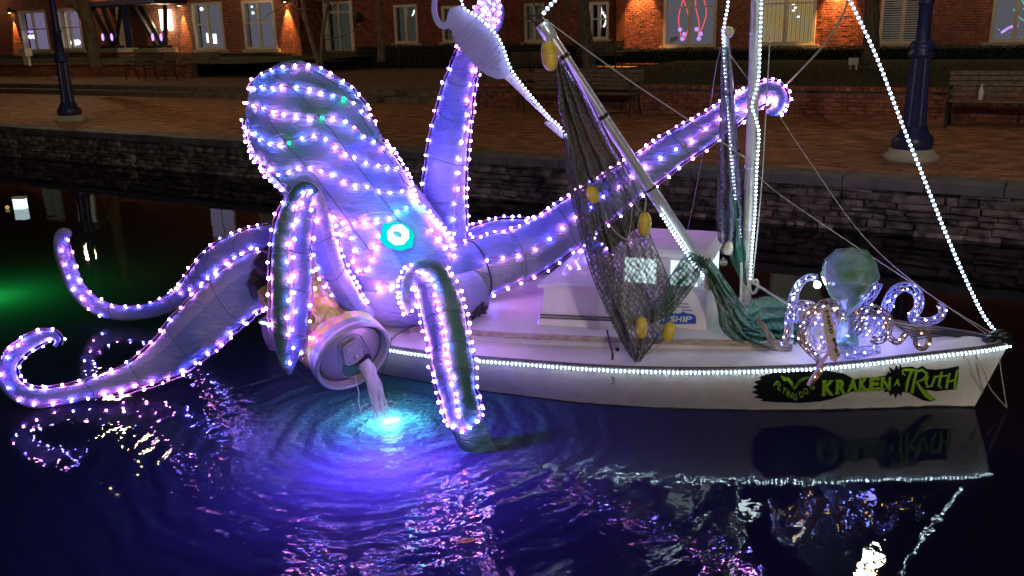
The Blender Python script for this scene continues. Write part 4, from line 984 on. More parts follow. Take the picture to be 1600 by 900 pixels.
def light_string(label, runs, parent_loc, special=(), cat='string lights', r=.0045):
    """runs: (list of points lying just over the fabric, spacing)"""
    t = thing('light_string', label, cat, parent_loc, 'strings of pink and violet lights on the giant octopus'); w_ = MB()
    for pts, sp in runs:
        pts = [p + Vector((brnd.gauss(0,.002), brnd.gauss(0,.002), brnd.gauss(0,.002))) for p in pts]
        w_.tube(pts, r, 5)
        for p in resample(pts, sp)[0 if brnd.random() < .5 else 1:]:
            k = 'p' if brnd.random() < .52 else 'v'
            for (sx, sy, kk) in special:
                v = p-CC; z = v.dot(CF); x = 800+FPX*v.dot(CR)/z; y = 450-FPX*v.dot(CU)/z
                if math.hypot(x-sx, y-sy) < 11: k = kk
            j = Vector((brnd.gauss(0,.004), brnd.gauss(0,.004), brnd.gauss(0,.004)))
            sc_ = brnd.uniform(.82,1.15); inst('bulb', BULB[k], p+j, t, scale=(sc_,)*3); NB[0] += 1
    w_.build('wire', 'wire_pink', t); return t
def run(limb, pts, sp, n=60, off=.017):     # pts: (f, angle)
    P = smooth_path(pts, max(4, n//max(1, len(pts)-1))); ph = brnd.random()*6
    return ([limb.at(float(a[0]), float(a[1])+3*math.sin(i*.35+ph), off) for i, a in enumerate(P)], sp)
# ================================================================== THE GIANT OCTOPUS
kr = thing('giant_octopus', 'giant inflated blue and lavender fabric octopus climbing over the stern of the boat', 'octopus sculpture', G(620,490,.45))
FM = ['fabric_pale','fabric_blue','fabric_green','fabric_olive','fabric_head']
body = Limb([(655,500,6.15,98),(645,455,6.12,98),(622,405,6.1,92),(580,345,6.15,88),(541,288,6.2,85),(510,243,6.25,89),(485,208,6.28,91),(461,175,6.3,84),(440,149,6.3,70),(424,132,6.3,52),(412,120,6.3,28),(407,114,6.3,3)], 7, 40, .8, .02, 1, ((-180,180,4),))
# the lower face is paler cloth than the crown
bm_ = body.mb(); m_ = len(body.C)
for i in range(m_-1):
    for k in range(40):
        if body.len[i]/body.len[-1] < .42+.05*math.sin(k*.8): bm_.mi[i*40+k] = 0 if (k//5) % 3 else 1
        elif body.len[i]/body.len[-1] < .56+.05*math.sin(k*.5): bm_.mi[i*40+k] = 1
head = bm_.build('head', FM, kr); BB = BVHTree.FromPolygons([Vector(v) for v in bm_.v], bm_.f)
# skirt of cloth where the limbs meet
sk = Limb([(560,470,5.95,26),(600,480,5.8,30),(650,478,5.75,34),(700,470,5.82,36),(745,455,5.95,34)], 6, 20, 1, .08, 3, ((-180,180,0),)); sk.mb().build('skirt', FM, kr)
T = {}
def tent(k, P, **kw):
    T[k] = Limb(P, **kw); b = T[k].mb(); L = T[k]
    if k == 'front_left':
        for i in range(len(L.C)-1):
            if L.len[i]/L.len[-1] > .53:
                for q in range(L.n):
                    if b.mi[i*L.n+q] == 2: b.mi[i*L.n+q] = 0
    if k == 'front_right':
        for i in range(len(L.C)-1):
            if L.len[i]/L.len[-1] > .81: b.mi[i*L.n:(i+1)*L.n] = [2]*L.n
        b.mi[-L.n:] = [2]*L.n
    return b.build('tentacle', FM, kr)
two = ((-180,-100,3),(-100,20,1),(20,180,0))
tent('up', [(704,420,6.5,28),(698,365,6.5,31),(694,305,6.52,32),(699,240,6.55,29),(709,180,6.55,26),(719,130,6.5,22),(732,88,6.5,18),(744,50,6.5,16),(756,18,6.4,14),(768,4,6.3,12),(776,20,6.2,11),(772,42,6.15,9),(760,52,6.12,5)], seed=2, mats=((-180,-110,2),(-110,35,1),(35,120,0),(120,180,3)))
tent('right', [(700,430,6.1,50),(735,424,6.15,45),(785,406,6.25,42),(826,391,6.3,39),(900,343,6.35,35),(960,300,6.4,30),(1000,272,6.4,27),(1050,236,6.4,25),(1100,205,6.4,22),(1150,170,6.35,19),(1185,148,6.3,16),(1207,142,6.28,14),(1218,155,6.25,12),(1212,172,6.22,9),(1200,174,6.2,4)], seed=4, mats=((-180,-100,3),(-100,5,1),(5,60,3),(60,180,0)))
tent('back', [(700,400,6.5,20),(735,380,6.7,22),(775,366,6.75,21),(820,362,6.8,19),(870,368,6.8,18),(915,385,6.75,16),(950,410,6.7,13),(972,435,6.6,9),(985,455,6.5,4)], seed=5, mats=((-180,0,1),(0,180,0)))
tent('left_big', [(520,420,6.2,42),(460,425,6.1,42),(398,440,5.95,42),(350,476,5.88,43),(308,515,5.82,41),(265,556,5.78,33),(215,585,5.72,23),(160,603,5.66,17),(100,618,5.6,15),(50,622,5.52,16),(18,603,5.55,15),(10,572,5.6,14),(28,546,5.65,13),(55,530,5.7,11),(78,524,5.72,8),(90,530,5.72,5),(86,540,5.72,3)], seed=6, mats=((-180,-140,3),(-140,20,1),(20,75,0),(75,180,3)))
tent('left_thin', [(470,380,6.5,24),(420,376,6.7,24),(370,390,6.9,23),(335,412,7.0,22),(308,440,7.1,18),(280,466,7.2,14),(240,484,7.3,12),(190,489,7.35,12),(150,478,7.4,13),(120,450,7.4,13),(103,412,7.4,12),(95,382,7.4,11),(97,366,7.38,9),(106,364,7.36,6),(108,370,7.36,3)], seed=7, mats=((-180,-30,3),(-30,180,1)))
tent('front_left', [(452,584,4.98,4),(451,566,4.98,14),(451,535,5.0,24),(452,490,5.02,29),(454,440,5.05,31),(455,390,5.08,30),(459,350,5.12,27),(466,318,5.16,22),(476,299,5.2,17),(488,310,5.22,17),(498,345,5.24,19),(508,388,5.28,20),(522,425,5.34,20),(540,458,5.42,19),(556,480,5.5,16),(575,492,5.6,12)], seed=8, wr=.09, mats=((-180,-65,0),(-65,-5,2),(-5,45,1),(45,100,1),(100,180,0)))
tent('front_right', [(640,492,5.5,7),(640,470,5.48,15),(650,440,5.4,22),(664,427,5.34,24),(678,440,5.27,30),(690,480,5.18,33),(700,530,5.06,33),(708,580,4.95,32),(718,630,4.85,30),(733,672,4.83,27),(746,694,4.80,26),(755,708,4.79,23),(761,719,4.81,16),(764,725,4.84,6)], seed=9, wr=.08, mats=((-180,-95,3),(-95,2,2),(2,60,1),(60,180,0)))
# seam ring and dark strap where the right limb joins
m = MB(); L_ = T['right']; m.tube([L_.pt(9, a*math.pi/18, .004) for a in range(37)], .006, 5); m.build('seam_cord', 'dark_cord', kr)
m = MB(); c = D(748,482,5.8)
for k in range(7): a = k*.9; m.tube([c+Vector((.05*math.cos(a),.02*math.sin(a),.07*math.sin(a*1.3))), c+Vector((.02*math.cos(a+1),-.03,-.02)), c+Vector((.06*math.cos(a+2),.0,.05*math.sin(a+2)))], .012, 6)
m.build('tie_strap', 'hole_dark', kr)
for a_ in (-62, -22, 18, 58):
    MB().tube([body.at(f, a_+4*math.sin(f*5), .001) for f in np.linspace(.30,.985,60)], .0028, 4).build('seam_stitch', 'seam_thread', kr)
for k_, fr_ in (('right',(.2,.32,.44,.56,.68,.8)),('up',(.2,.34,.48,.6)),('left_big',(.28,.4,.52,.64,.76)),('left_thin',(.2,.36,.52,.68)),('front_right',(.3,.42,.54,.66)),('front_left',(.12,.24,.36,.64,.78))):
    for f in fr_:
        w_ = f+brnd.uniform(-.02,.02); MB().tube([T[k_].at(w_+.006*math.sin(a*.035+f*9), a, .002) for a in range(-180,181,15)], .0022, 4).build('tie_cord', 'seam_thread', kr)
# eye: teal plate, white disc, pupil, lit from behind
def on(px, py, off=.0): return hit(BB, px, py, off)[0]
nrm = hit(BB, 621, 368, 0)[1]; ec = on(621, 368, .03)
def eye_poly(px, off): return [on(621,368,.0)*0 + (CC + ray(x,y)*((ec+nrm*off-CC).dot(nrm)/ray(x,y).dot(nrm))) for x, y in px]
ob = MB().prism(eye_poly([(600,350),(622,346),(640,354),(648,368),(644,386),(628,391),(606,385),(594,370)], .0), -nrm*.06).build('eye', 'eye_teal', kr)
MB().prism(eye_poly([(622+18*math.cos(a), 367+17*math.sin(a)) for a in [k*math.pi/4+.3 for k in range(8)]], .004), nrm*.006).build('eye_white', 'eye_white', ob)
MB().prism(eye_poly([(622+6.5*math.cos(a)*1.0-1, 366+4.2*math.sin(a)+2.2*math.cos(a)) for a in [k*math.pi/8 for k in range(16)]], .011), nrm*.004).build('pupil', 'eye_black', ob)
point_light('eye_light', ec+nrm*.16, (.1,.9,1), 2.6, .05, kr)
# brow ridge fold over the eye
br = 0 and Limb([(556,352,5.72,6),(585,345,5.66,10),(620,338,5.64,11),(650,335,5.68,9),(668,345,5.75,5)], 6, 14, 1, .05, 5)
# ---------------- strings of lights
def hrun(P, sp, off=.019):
    W = smooth_path(P, 6); out = []
    for a in W: out.append(on(float(a[0]), float(a[1]), off))
    return (out, sp)
hp = on(500,200)
light_string('strings of pink-white lights crossing the big rounded head, three of them green', [
 hrun([(384,150),(398,128),(425,113),(470,105),(505,113),(550,140),(588,172),(610,212),(628,255)], .084),
 hrun([(388,138),(415,138),(450,137),(485,143),(520,150),(540,158),(560,175),(580,183)], .084),
 hrun([(386,160),(410,170),(440,180),(470,184),(505,185),(530,188),(550,200),(565,212),(580,222),(602,235),(625,244)], .084),
 hrun([(382,200),(400,213),(420,222),(440,226),(456,222),(475,217),(492,212),(512,220),(530,235),(548,247),(568,254),(590,260),(610,265),(628,268)], .084),
 hrun([(384,215),(400,243),(420,262),(436,270),(450,270),(466,264),(483,261),(503,268),(522,277),(541,285),(560,292),(582,297),(604,300),(625,299),(640,300)], .084),
 hrun([(381,190),(382,215),(392,238),(410,265),(430,285),(442,296)], .05),
 hrun([(578,170),(598,200),(618,235),(636,275),(650,318)], .045)], hp, [(540,158,'g'),(505,185,'g'),(456,223,'g')])
light_string('strings of pink-white lights looped around the face and glowing eye', [
 hrun([(505,338),(527,345),(543,352),(562,349),(582,347),(603,344),(617,332),(637,326),(655,320)], .08),
 hrun([(543,352),(530,372),(520,395)], .08), hrun([(545,356),(549,374),(556,397),(556,415),(568,425),(580,405),(588,383),(597,360)], .08),
 hrun([(652,318),(668,335),(685,352),(700,370),(710,390)], .045), hrun([(660,345),(672,362),(688,378),(700,392),(710,405)], .084),
 hrun([(600,437),(590,455),(586,476)], .07), hrun([(601,437),(614,450),(620,470)], .07), hrun([(720,415),(727,440),(740,460)], .05)], ec, [(617,332,'c'),(637,326,'c'),(653,320,'c')])
U = T['up']; light_string('strings of violet lights running up the raised tentacle that lifts the lure', [run(U, [(.05,-78),(.35,-80),(.65,-78)], 0.109), run(U, [(.08,15),(.3,35),(.5,42),(.68,40)], 0.109), run(U, [(.05,80),(.4,82),(.66,80),(.72,70)], 0.069),
  run(U, [(.66,-80),(.8,-60),(.9,-40),(.98,0)], 0.057), run(U, [(.74,60),(.84,80),(.92,85),(.99,60)], 0.057), run(U, [(.82,0),(.9,10),(.97,20)], 0.057)], U.C[5])
R_ = T['right']; light_string('strings of pink lights along the long tentacle reaching right behind the mast', [run(R_, [(.04,-84),(.3,-82),(.6,-84),(.86,-80)], 0.060), run(R_, [(.08,-6),(.3,2),(.5,-8),(.7,2),(.88,0)], 0.122), run(R_, [(.06,82),(.3,84),(.6,82),(.86,84)], 0.109),
  run(R_, [(.84,-60),(.92,-80),(.98,-60)], 0.052), run(R_, [(.85,30),(.92,40),(.99,30)], 0.052), run(R_, [(.87,80),(.93,80),(.99,60)], 0.057)], R_.C[6])
B_ = T['back']; light_string('strings of violet lights on the short tentacle drooping behind the net', [run(B_, [(.12,-80),(.4,-84),(.7,-70),(.95,-30)], 0.063), run(B_, [(.5,30),(.7,40),(.95,50)], 0.081)], B_.C[6])
L_ = T['left_big']; light_string('strings of pink lights along the thick left tentacle that curls on the water', [run(L_, [(.16,85),(.3,78),(.45,80),(.6,70),(.75,80)], 0.109), run(L_, [(.14,-58),(.28,-64),(.42,-60),(.55,-45)], 0.109), run(L_, [(.14,-88),(.3,-88),(.44,-86),(.58,-84)], 0.141),
  run(L_, [(.56,-50),(.7,-30),(.8,-20),(.9,-10)], 0.109), run(L_, [(.7,70),(.8,82),(.9,84),(.98,60)], 0.069), run(L_, [(.86,-40),(.93,-60),(.99,-80)], 0.115)], L_.C[8])
N_ = T['left_thin']; light_string('strings of violet lights on the thin tentacle rising from the water at far left', [run(N_, [(.1,80),(.25,84),(.4,80),(.5,60)], 0.109), run(N_, [(.13,-20),(.25,-30),(.36,-20),(.45,20)], 0.128), run(N_, [(.45,60),(.6,50),(.75,40),(.9,60),(.99,60)], 0.122), run(N_, [(.72,-40),(.82,-20),(.95,0)], 0.115)], N_.C[8])
F_ = T['front_left']; light_string('bright doubled strings of lights on the arched tentacle gripping the can', [run(F_, [(.04,10),(.2,10),(.38,4),(.5,10)], 0.109), run(F_, [(.07,-6),(.22,-4),(.4,-6),(.5,0)], 0.109), run(F_, [(.1,-80),(.25,-82),(.4,-80),(.48,-60)], 0.096), run(F_, [(.06,75),(.22,82),(.38,84),(.48,80)], 0.102),
  run(F_, [(.5,10),(.54,10),(.57,20)], 0.057), run(F_, [(.58,-70),(.7,-75),(.85,-76),(.96,-70)], 0.057), run(F_, [(.58,60),(.72,78),(.86,80)], 0.081)], F_.C[6])
G_ = T['front_right']; light_string('dense bright strings of lights on the front tentacle that dips into the water', [run(G_, [(.02,0),(.12,60),(.22,80),(.32,70)], 0.044), run(G_, [(.24,10),(.34,8),(.5,10),(.64,8),(.77,6)], 0.048), run(G_, [(.2,70),(.34,82),(.5,82),(.64,80),(.79,60)], 0.057), run(G_, [(.26,-84),(.4,-84),(.6,-82),(.79,-80)], 0.057),
  run(G_, [(.78,60),(.81,10),(.80,-40),(.78,-80)], 0.069), run(G_, [(.02,-40),(.08,-70),(.16,-80),(.22,-60)], 0.046)], G_.C[5])
# lamps' worth of colour the many tiny LEDs cast on the water and boat
# ================================================================== GIANT CRUSHED CAN
cc = D(549,554,5.12); toC = (CC-cc).normalized()
cn_ = (toC*.62 + (CR*.62 - CU*.78).normalized()*.785).normalized()
cx_ = (CR*.78+CU*.62); cx_ = (cx_-cn_*cx_.dot(cn_)).normalized(); cy_ = cn_.cross(cx_)
RAD = .252
can = thing('drink_can', 'giant crushed yellow and pink drink can pouring water from its open lid', 'can', cc)
def LP(px, py, off=0): d = ray(px, py); return CC+d*((cc+cn_*off-CC).dot(cn_)/d.dot(cn_))
m = MB(); n = 48; vs = []; prof = [(0,.93),(.02,.985),(.05,1.0),(.09,.97),(.13,1.0)]+[(x,1.0) for x in np.linspace(.17,1.0,22)]+[(1.03,.93),(1.05,.82)]
for d_, r_ in prof:
    for k in range(n):
        a = 2*math.pi*k/n; q = cc-cn_*d_*.93
        w_ = max(0, min(1, (d_-.1)/.15)); cr = noise.noise(Vector((math.cos(a)*1.6, math.sin(a)*1.6, d_*5.5)))*.30+noise.noise(Vector((math.cos(a)*4, math.sin(a)*4, d_*12)))*.12
        cr = -abs(cr)*1.5+.05; bend = -CU*.10*math.sin(d_*math.pi)*w_
        vs.append(q+(cx_*math.cos(a)+cy_*math.sin(a))*RAD*r_*(1+cr*w_)*(1-.18*w_*math.sin(min(1,d_)*math.pi))+bend)
m.add(vs, [(i*n+k, i*n+(k+1) % n, (i+1)*n+(k+1) % n, (i+1)*n+k) for i in range(len(prof)-1) for k in range(n)], 0, False)
m.add(vs[-n:], [tuple(range(n))], 0)
for i in range(len(prof)-1):
    for k in range(n):
        f = i*n+k
        if prof[i][0] < .04: m.mi[f] = 1
        if prof[i][0] > .86: m.mi[f] = 2
m.mi[-1] = 2
CB = BVHTree.FromPolygons([Vector(v) for v in m.v], m.f)
cbody = m.build('can_body', ['can_print','can_metal','can_dark'], can)
m = MB(); m.lathe([(RAD*.90,.028),(RAD*.95,.04),(RAD*.99,.03),(RAD*1.0,.005),(RAD*.97,-.02)], cc, cn_, 56, caps=False); m.lathe([(RAD*.9,.03),(RAD*.86,-.02),(RAD*.82,-.03),(RAD*.79,-.012),(0.001,-.008)], cc, cn_, 56, caps=False)
lid = m.build('lid', 'can_metal', can)
MB().lathe([(RAD*.855,-.012),(RAD*.83,-.022),(RAD*.80,-.006)], cc, cn_, 56, caps=False).build('lid_groove', 'boat_trim', lid)
def lidpoly(px, off, th_, m_, nm, par): return MB().prism([LP(x, y, off) for x, y in px], -cn_*th_).build(nm, m_, par)
def lz(x, y): return (400+x/4.09, 440+y/4.09)      # from the enlarged view of the lid
def outline(px, w_, off, m_, nm, par):
    P = [LP(*p, off) for p in px]; P = [V3(q) for q in smooth_path([tuple(q) for q in P+[P[0]]], 4)]; return MB().tube(P, w_, 6).build(nm, m_, par)
outline([lz(545,590),(lz(535,540)),lz(525,430),lz(545,385),lz(600,350),lz(650,335),lz(680,360),lz(735,455),lz(735,510),lz(700,560),lz(640,600),lz(580,612)], .004, -.006, 'can_metal', 'lid_ridge', lid)
lidpoly([lz(565,530),lz(557,570),lz(560,598),lz(585,608),lz(640,600),lz(690,565),lz(732,515),lz(738,480),lz(722,460),lz(700,462),lz(680,480),lz(650,520),lz(600,540)], -.005, .002, 'hole_dark', 'opening', lid)
tab = lidpoly([lz(555,425),lz(575,410),lz(640,368),lz(665,370),lz(685,400),lz(692,440),lz(685,475),lz(640,515),lz(595,530),lz(570,515),lz(560,480)], .012, .008, 'can_metal', 'tab', lid)
outline([lz(556,428),lz(580,405),lz(645,366),lz(668,375),lz(690,440),lz(683,478),lz(600,532),lz(570,515)], .005, .013, 'can_metal', 'tab_rim', lid)
outline([lz(575,430),lz(600,415),lz(650,388),lz(665,400),lz(662,425),lz(600,462),lz(582,462)], .004, .015, 'mast_paint', 'tab_ring', lid)
MB().ball(LP(*lz(640,482),.014), .018, 8).ball(LP(*lz(600,510),.012), .008, 6).ball(LP(*lz(668,468),.012), .008, 6).build('rivet', 'can_metal', lid)
# fragments of bold lettering on the crumpled front
decal('can_lettering', [stroke([(478,418),(487,405),(500,412),(508,430)],[4,5,5,4]), stroke([(480,436),(498,432),(514,436)],[3,4,3]), stroke([(500,446),(507,462)],[4,4]), stroke([(517,459),(536,481)],[3.5,3]), stroke([(522,470),(529,464)],[2.5,2.5]), stroke([(528,478),(535,471)],[2.5,2.5]), stroke([(518,462),(526,454),(534,462)],[2.5,3,2.5])], CB, .004, 'can_letter', cbody)
decal('can_splash', [[(496,480),(512,470),(525,492),(519,506),(505,500),(492,510)],[(468,470),(480,462),(484,486),(474,500),(466,490)],[(536,484),(546,480),(553,490),(546,500),(538,494)]], CB, .003, 'can_green', cbody)
# pouring water
st_ = thing('water_stream', 'stream of water pouring from the can opening into the canal', 'water stream', G(590,638))
mw = bpy.data.materials.new('stream_water'); mw.use_nodes = True; MAT['stream_water'] = mw; bs = mw.node_tree.nodes['Principled BSDF']
bs.inputs['Base Color'].default_value = (.9,.9,1,1); bs.inputs['Roughness'].default_value = .12; bs.inputs['Transmission Weight'].default_value = .0; bs.inputs['Alpha'].default_value = .42
for (x0, y0, w0, dx) in ((567,566,.036,.095),(572,566,.026,.115),(564,573,.020,.085),(556,588,.005,.02),(575,570,.012,.135)):
    p = LP(x0, y0, .01); hgt = p.z; m = MB(); pts = []; rr_ = []
    for k in range(15):
        f = k/14; pts.append(p+Vector((dx*math.sqrt(f)*.9+.004*math.sin(f*14+x0), -.03*math.sqrt(f)+.004*math.cos(f*11), -hgt*f))); rr_.append(w0*(1-.55*math.sqrt(f))*(1+.12*math.sin(f*17+x0)))
    m.tube(pts, rr_, 12); m.build('strand', 'stream_water', st_)
# ================================================================== LURE HELD UP HIGH
lur = thing('fishing_lure', 'large violet-grey cutout fishing lure with ring and barbed shank held by the raised tentacle', 'fishing lure', D(740,70,6.05))
LD = 6.02
def cut(px, name, m_, par, th_=.035, dd=0): return MB().prism([D(x,y,LD+dd) for x,y in px], Vector((0,th_,0))).build(name, m_, par)
cut([(722,14),(735,20),(752,32),(766,46),(778,60),(788,78),(796,100),(797,112),(789,123),(777,124),(760,117),(740,100),(722,82),(711,64),(706,48),(710,30)], 'lure_body', 'lure_paint', lur)
m = MB()
for k in range(11):      # raised curved ribs across the body
    f = .18+.07*k; c0 = Vector((712+f*74, 20+f*96)); wd = 40*math.sin(min(1,f+.12)*math.pi)**.6
    P = [D(c0.x+wd*t*.72+3*(1-t*t), c0.y-wd*t*.62+5*(1-t*t), LD-.004) for t in np.linspace(-.78,.85,7)]; m.tube(P, .006, 5)
m.build('lure_rib', 'lure_paint', lur, kind='stuff')
cut([(704,12),(724,8),(722,14),(712,28),(706,48),(696,40),(699,24)], 'lure_neck', 'lure_paint', lur, dd=.004)
ringp = [(x,y) for x,y in [(688+22*math.cos(a), 16+32*math.sin(a)) for a in np.linspace(-.9,-.9-5.4,30)]]
m = MB(); W_ = []
for a in np.linspace(.75, 2*math.pi-.55, 26): W_.append(((694+20*math.cos(a), 12+34*math.sin(a)), (693+11*math.cos(a), 10+25*math.sin(a))))
poly = [q[0] for q in W_]+[q[1] for q in W_][::-1]; m.prism([D(x,y,LD+.002) for x,y in poly], Vector((0,.035,0))); m.build('lure_ring', 'lure_paint', lur)
cut([(797,112),(889,214),(884,219),(878,216),(868,208),(856,198),(851,194),(853,190),(859,191),(789,123)], 'lure_shank', 'lure_shank', lur, dd=.002)
# ================================================================== LED ROPE LIGHTS
def rope_light(name_label, pts, r=.007, step=.027, bead='led_white', cat='rope light', bs=.006, grp='white LED rope lights on the boat and rigging', tube='rope_pvc'):
    t = thing('rope_light', name_label, cat, pts[0], grp); MB().tube(pts, r, 6).build('tube', tube, t); m = MB()
    for p in resample(pts, step): m.ball(p, bs, 6)
    m.build('led_beads', bead, t, kind='stuff'); return t
rope_light('white LED rope light running along the near gunwale of the boat', [gpt(i, .022, -.022) for i in range(NS-1, -1, -1)], .007, .026, bs=.0078)
rope_light('white LED rope light climbing the forestay from the bow', world_path([(1572,530,5.2),(1556,518,5.22),(1535,490,5.22),(1506,430,5.22),(1478,365,5.25),(1448,290,5.28),(1410,195,5.33),(1370,90,5.38),(1328,0,5.42),(1290,-80,5.46)], 6), .008, .030, bs=.0092)
rope_light('white LED rope light wound loosely down the mast', world_path([(1190,-70,5.46),(1190,0,5.5),(1188,60,5.55),(1186,115,5.6),(1182,140,5.58),(1175,165,5.58),(1181,185,5.6),(1186,210,5.62),(1183,260,5.66),(1180,330,5.72),(1176,380,5.76),(1172,440,5.8)], 6), .007, .027, bs=.0078)
rope_light('white LED rope light along the right side of the lure', world_path([(719,-20,6.0),(722,5,5.99),(728,15,5.99),(745,25,5.99),(760,38,5.99),(776,55,5.99),(787,76,5.99),(795,100,5.99),(805,118,5.99),(830,150,5.99),(857,182,5.99),(872,195,5.99),(889,217,5.99)], 5), .006, .027, bs=.0072)
rope_light('short white LED rope light under the lower edge of the boom', world_path([(1034,336,5.35),(1060,376,5.36),(1085,414,5.38),(1108,444,5.4)], 6), .008, .024, bs=.009)
rope_light('white LED rope light hanging beside the second pole through the draped net', world_path([(1140,-30,5.75),(1137,10,5.78),(1131,45,5.8),(1131,80,5.85),(1135,140,5.9),(1140,200,5.93),(1143,250,5.95),(1148,300,5.98),(1154,345,6.0),(1162,385,6.0)], 6), .008, .025, bs=.0085)
rope_light('short white LED rope light tied to the top of the boom', world_path([(850,20,5.3),(860,8,5.3),(872,-4,5.3),(900,-30,5.3)], 5), .009, .03, bs=.010)
rope_light('glowing violet strip standing in for the gleam along the upper side of the boom', world_path([(888,98,5.33),(910,140,5.35),(935,192,5.36),(960,240,5.36),(975,262,5.37),(985,290,5.37)], 6), .007, .05, 'violet_gleam', bs=.0075, tube='violet_gleam')  # emissive strip in place of the violet reflection on the metal boom
# ================================================================== BOOM AND SECOND POLE
bm0, bm1 = D(846,36,5.40), D(1113,441,5.44); bdv = (bm1-bm0).normalized()
t = thing('boom_pole', 'shiny metal boom slanting from upper left down to the pilothouse, net hanging from it', 'pole', bm1)
m = MB(); m.lathe([(.037,0),(.041,.005),(.041,.10),(.036,.11)], bm0, bdv, 20); m.tube([bm0+bdv*.08, bm0.lerp(bm1,.9)], .034, 20); m.build('tube', 'metal_tube', t)
m = MB(); m.tube([bm0.lerp(bm1,.62), bm0.lerp(bm1,.93)], .039, 20); m.build('sleeve', 'metal_tube', t)
m = MB(); m.tube([bm0.lerp(bm1,.9), bm1], .022, 14); m.build('end_rod', 'metal_tube', t)
for f in (.34,.62,.12): MB().lathe([(.035,-.012),(.040,0),(.035,.012)], bm0.lerp(bm1, f), bdv, 20).build('clamp_band', 'black_iron', t)
MB().lathe([(.0,.0),(.031,.0),(.031,.001)], bm0-bdv*.001, bdv, 16).build('open_end', 'hole_dark', t)
p0, p1 = D(1132,42,5.86), D(1163,412,6.05)
t = thing('second_pole', 'slimmer metal pole left of the mast with a net draped around it', 'pole', p1)
MB().tube([p0, p1], .026, 14).build('tube', 'metal_tube', t)
for f in (.26,.5): MB().lathe([(.03,-.012),(.034,0),(.03,.012)], p0.lerp(p1, f), (p1-p0).normalized(), 14).build('clamp_band', 'black_iron', t)
# ================================================================== NETS
def net(name, label, Lp, Rp, m_, amp=.035, folds=5, nu=26, nv=60, seed=0, bulge=0):
    A = smooth_path([tuple(D(*p)) for p in Lp], 12); B = smooth_path([tuple(D(*p)) for p in Rp], 12)
    A = [V3(A[int(i*(len(A)-1)/nv)]) for i in range(nv+1)]; B = [V3(B[int(i*(len(B)-1)/nv)]) for i in range(nv+1)]
    vs = []
    for i in range(nv+1):
        for k in range(nu+1):
            f = k/nu; p = A[i].lerp(B[i], f); wd = (B[i]-A[i]).length; e = math.sin(math.pi*f)**.5 if 0 < f < 1 else 0
            d = amp*min(1, wd/.2)*(math.sin(f*folds*6.28+1.5*math.sin(i*.09+seed)+seed)+.6*noise.noise(Vector((f*5, i*.07, seed))))*e
            vs.append(p+Vector((d*.4, d-bulge*e, 0))+Vector((noise.noise(p*9+Vector((seed,0,0))),0,0))*.012)
    m = MB(); n = nu+1; m.add(vs, [(i*n+k, i*n+k+1, (i+1)*n+k+1, (i+1)*n+k) for i in range(nv) for k in range(nu)], 0, True)
    t = thing(name, label, 'fishing net', vs[0]); m.build('netting', m_, t)
    m = MB(); m.tube(A, .0026, 4); m.tube(B, .0026, 4)
    r2 = random.Random(seed)
    for q in range(3):      # gathered cords in the folds
        k0 = r2.randint(2,nu-2); P = []
        for i in range(0, nv+1, 3): P.append(vs[i*n+max(0,min(nu,k0+int(2*math.sin(i*.1+q))))]+Vector((0,-.006,0)))
        m.tube(P, .0015, 4)
    m.build('net_cord', 'dark_cord', t, kind='stuff'); return t
net('fishing_net', 'dark see-through fishing net hanging in a long point from the boom over the boat', 
 [(866,92,5.35),(872,150,5.3),(880,210,5.28),(886,270,5.26),(902,350,5.24),(925,430,5.2),(955,500,5.15),(978,545,5.12),(990,562,5.1)],
 [(890,100,5.38),(925,165,5.38),(962,232,5.38),(992,290,5.38),(1013,360,5.36),(1042,430,5.33),(1052,470,5.3),(1040,510,5.22),(1000,562,5.12)], 'net_grey', .05, 4, seed=1, bulge=.05)
net('fishing_net', 'thinner second layer of grey net gathered along the left edge of the hanging net',
 [(872,120,5.28),(882,200,5.26),(890,260,5.24),(908,350,5.22),(930,430,5.18),(958,500,5.13),(990,562,5.09)],
 [(885,130,5.3),(912,220,5.28),(930,290,5.27),(945,360,5.25),(960,430,5.2),(975,500,5.15),(996,562,5.1)], 'net_grey', .03, 2, nu=14, seed=5)
net('fishing_net', 'olive green net gathered around the lower end of the boom beside the windows',
 [(1080,392,5.36),(1062,410,5.34),(1046,435,5.32),(1035,458,5.3),(1010,480,5.28),(1000,492,5.27)],
 [(1100,400,5.36),(1092,432,5.34),(1078,455,5.32),(1066,470,5.3),(1050,488,5.28),(1020,505,5.27)], 'net_green', .045, 3, nu=16, nv=36, seed=3, bulge=.05)
net('fishing_net', 'green net sweeping from the boom end down over the pilothouse corner to the deck',
 [(1080,398,5.36),(1100,425,5.34),(1114,455,5.32),(1122,485,5.3),(1128,515,5.28),(1150,533,5.26),(1180,542,5.26),(1215,545,5.28)],
 [(1108,402,5.38),(1135,440,5.38),(1155,470,5.38),(1172,492,5.4),(1200,500,5.42),(1225,505,5.42),(1240,515,5.4),(1248,530,5.36)], 'net_green', .06, 4, nu=24, nv=50, seed=9, bulge=.07)
net('fishing_net', 'teal green net heaped on the deck at the foot of the mast',
 [(1168,478,5.5),(1185,465,5.6),(1205,463,5.65),(1225,466,5.65),(1240,480,5.6)],
 [(1150,520,5.3),(1180,530,5.28),(1205,535,5.28),(1230,535,5.3),(1246,530,5.34)], 'net_teal', .07, 5, nu=26, nv=30, seed=12, bulge=.10)
net('fishing_net', 'violet grey net draped down the second pole',
 [(1128,70,5.82),(1126,140,5.82),(1124,220,5.82),(1121,290,5.82),(1120,350,5.82),(1126,395,5.84)],
 [(1138,75,5.84),(1144,140,5.84),(1150,220,5.84),(1158,290,5.86),(1163,350,5.9),(1160,400,5.92)], 'net_violet', .04, 3, nu=18, nv=50, seed=15, bulge=.03)
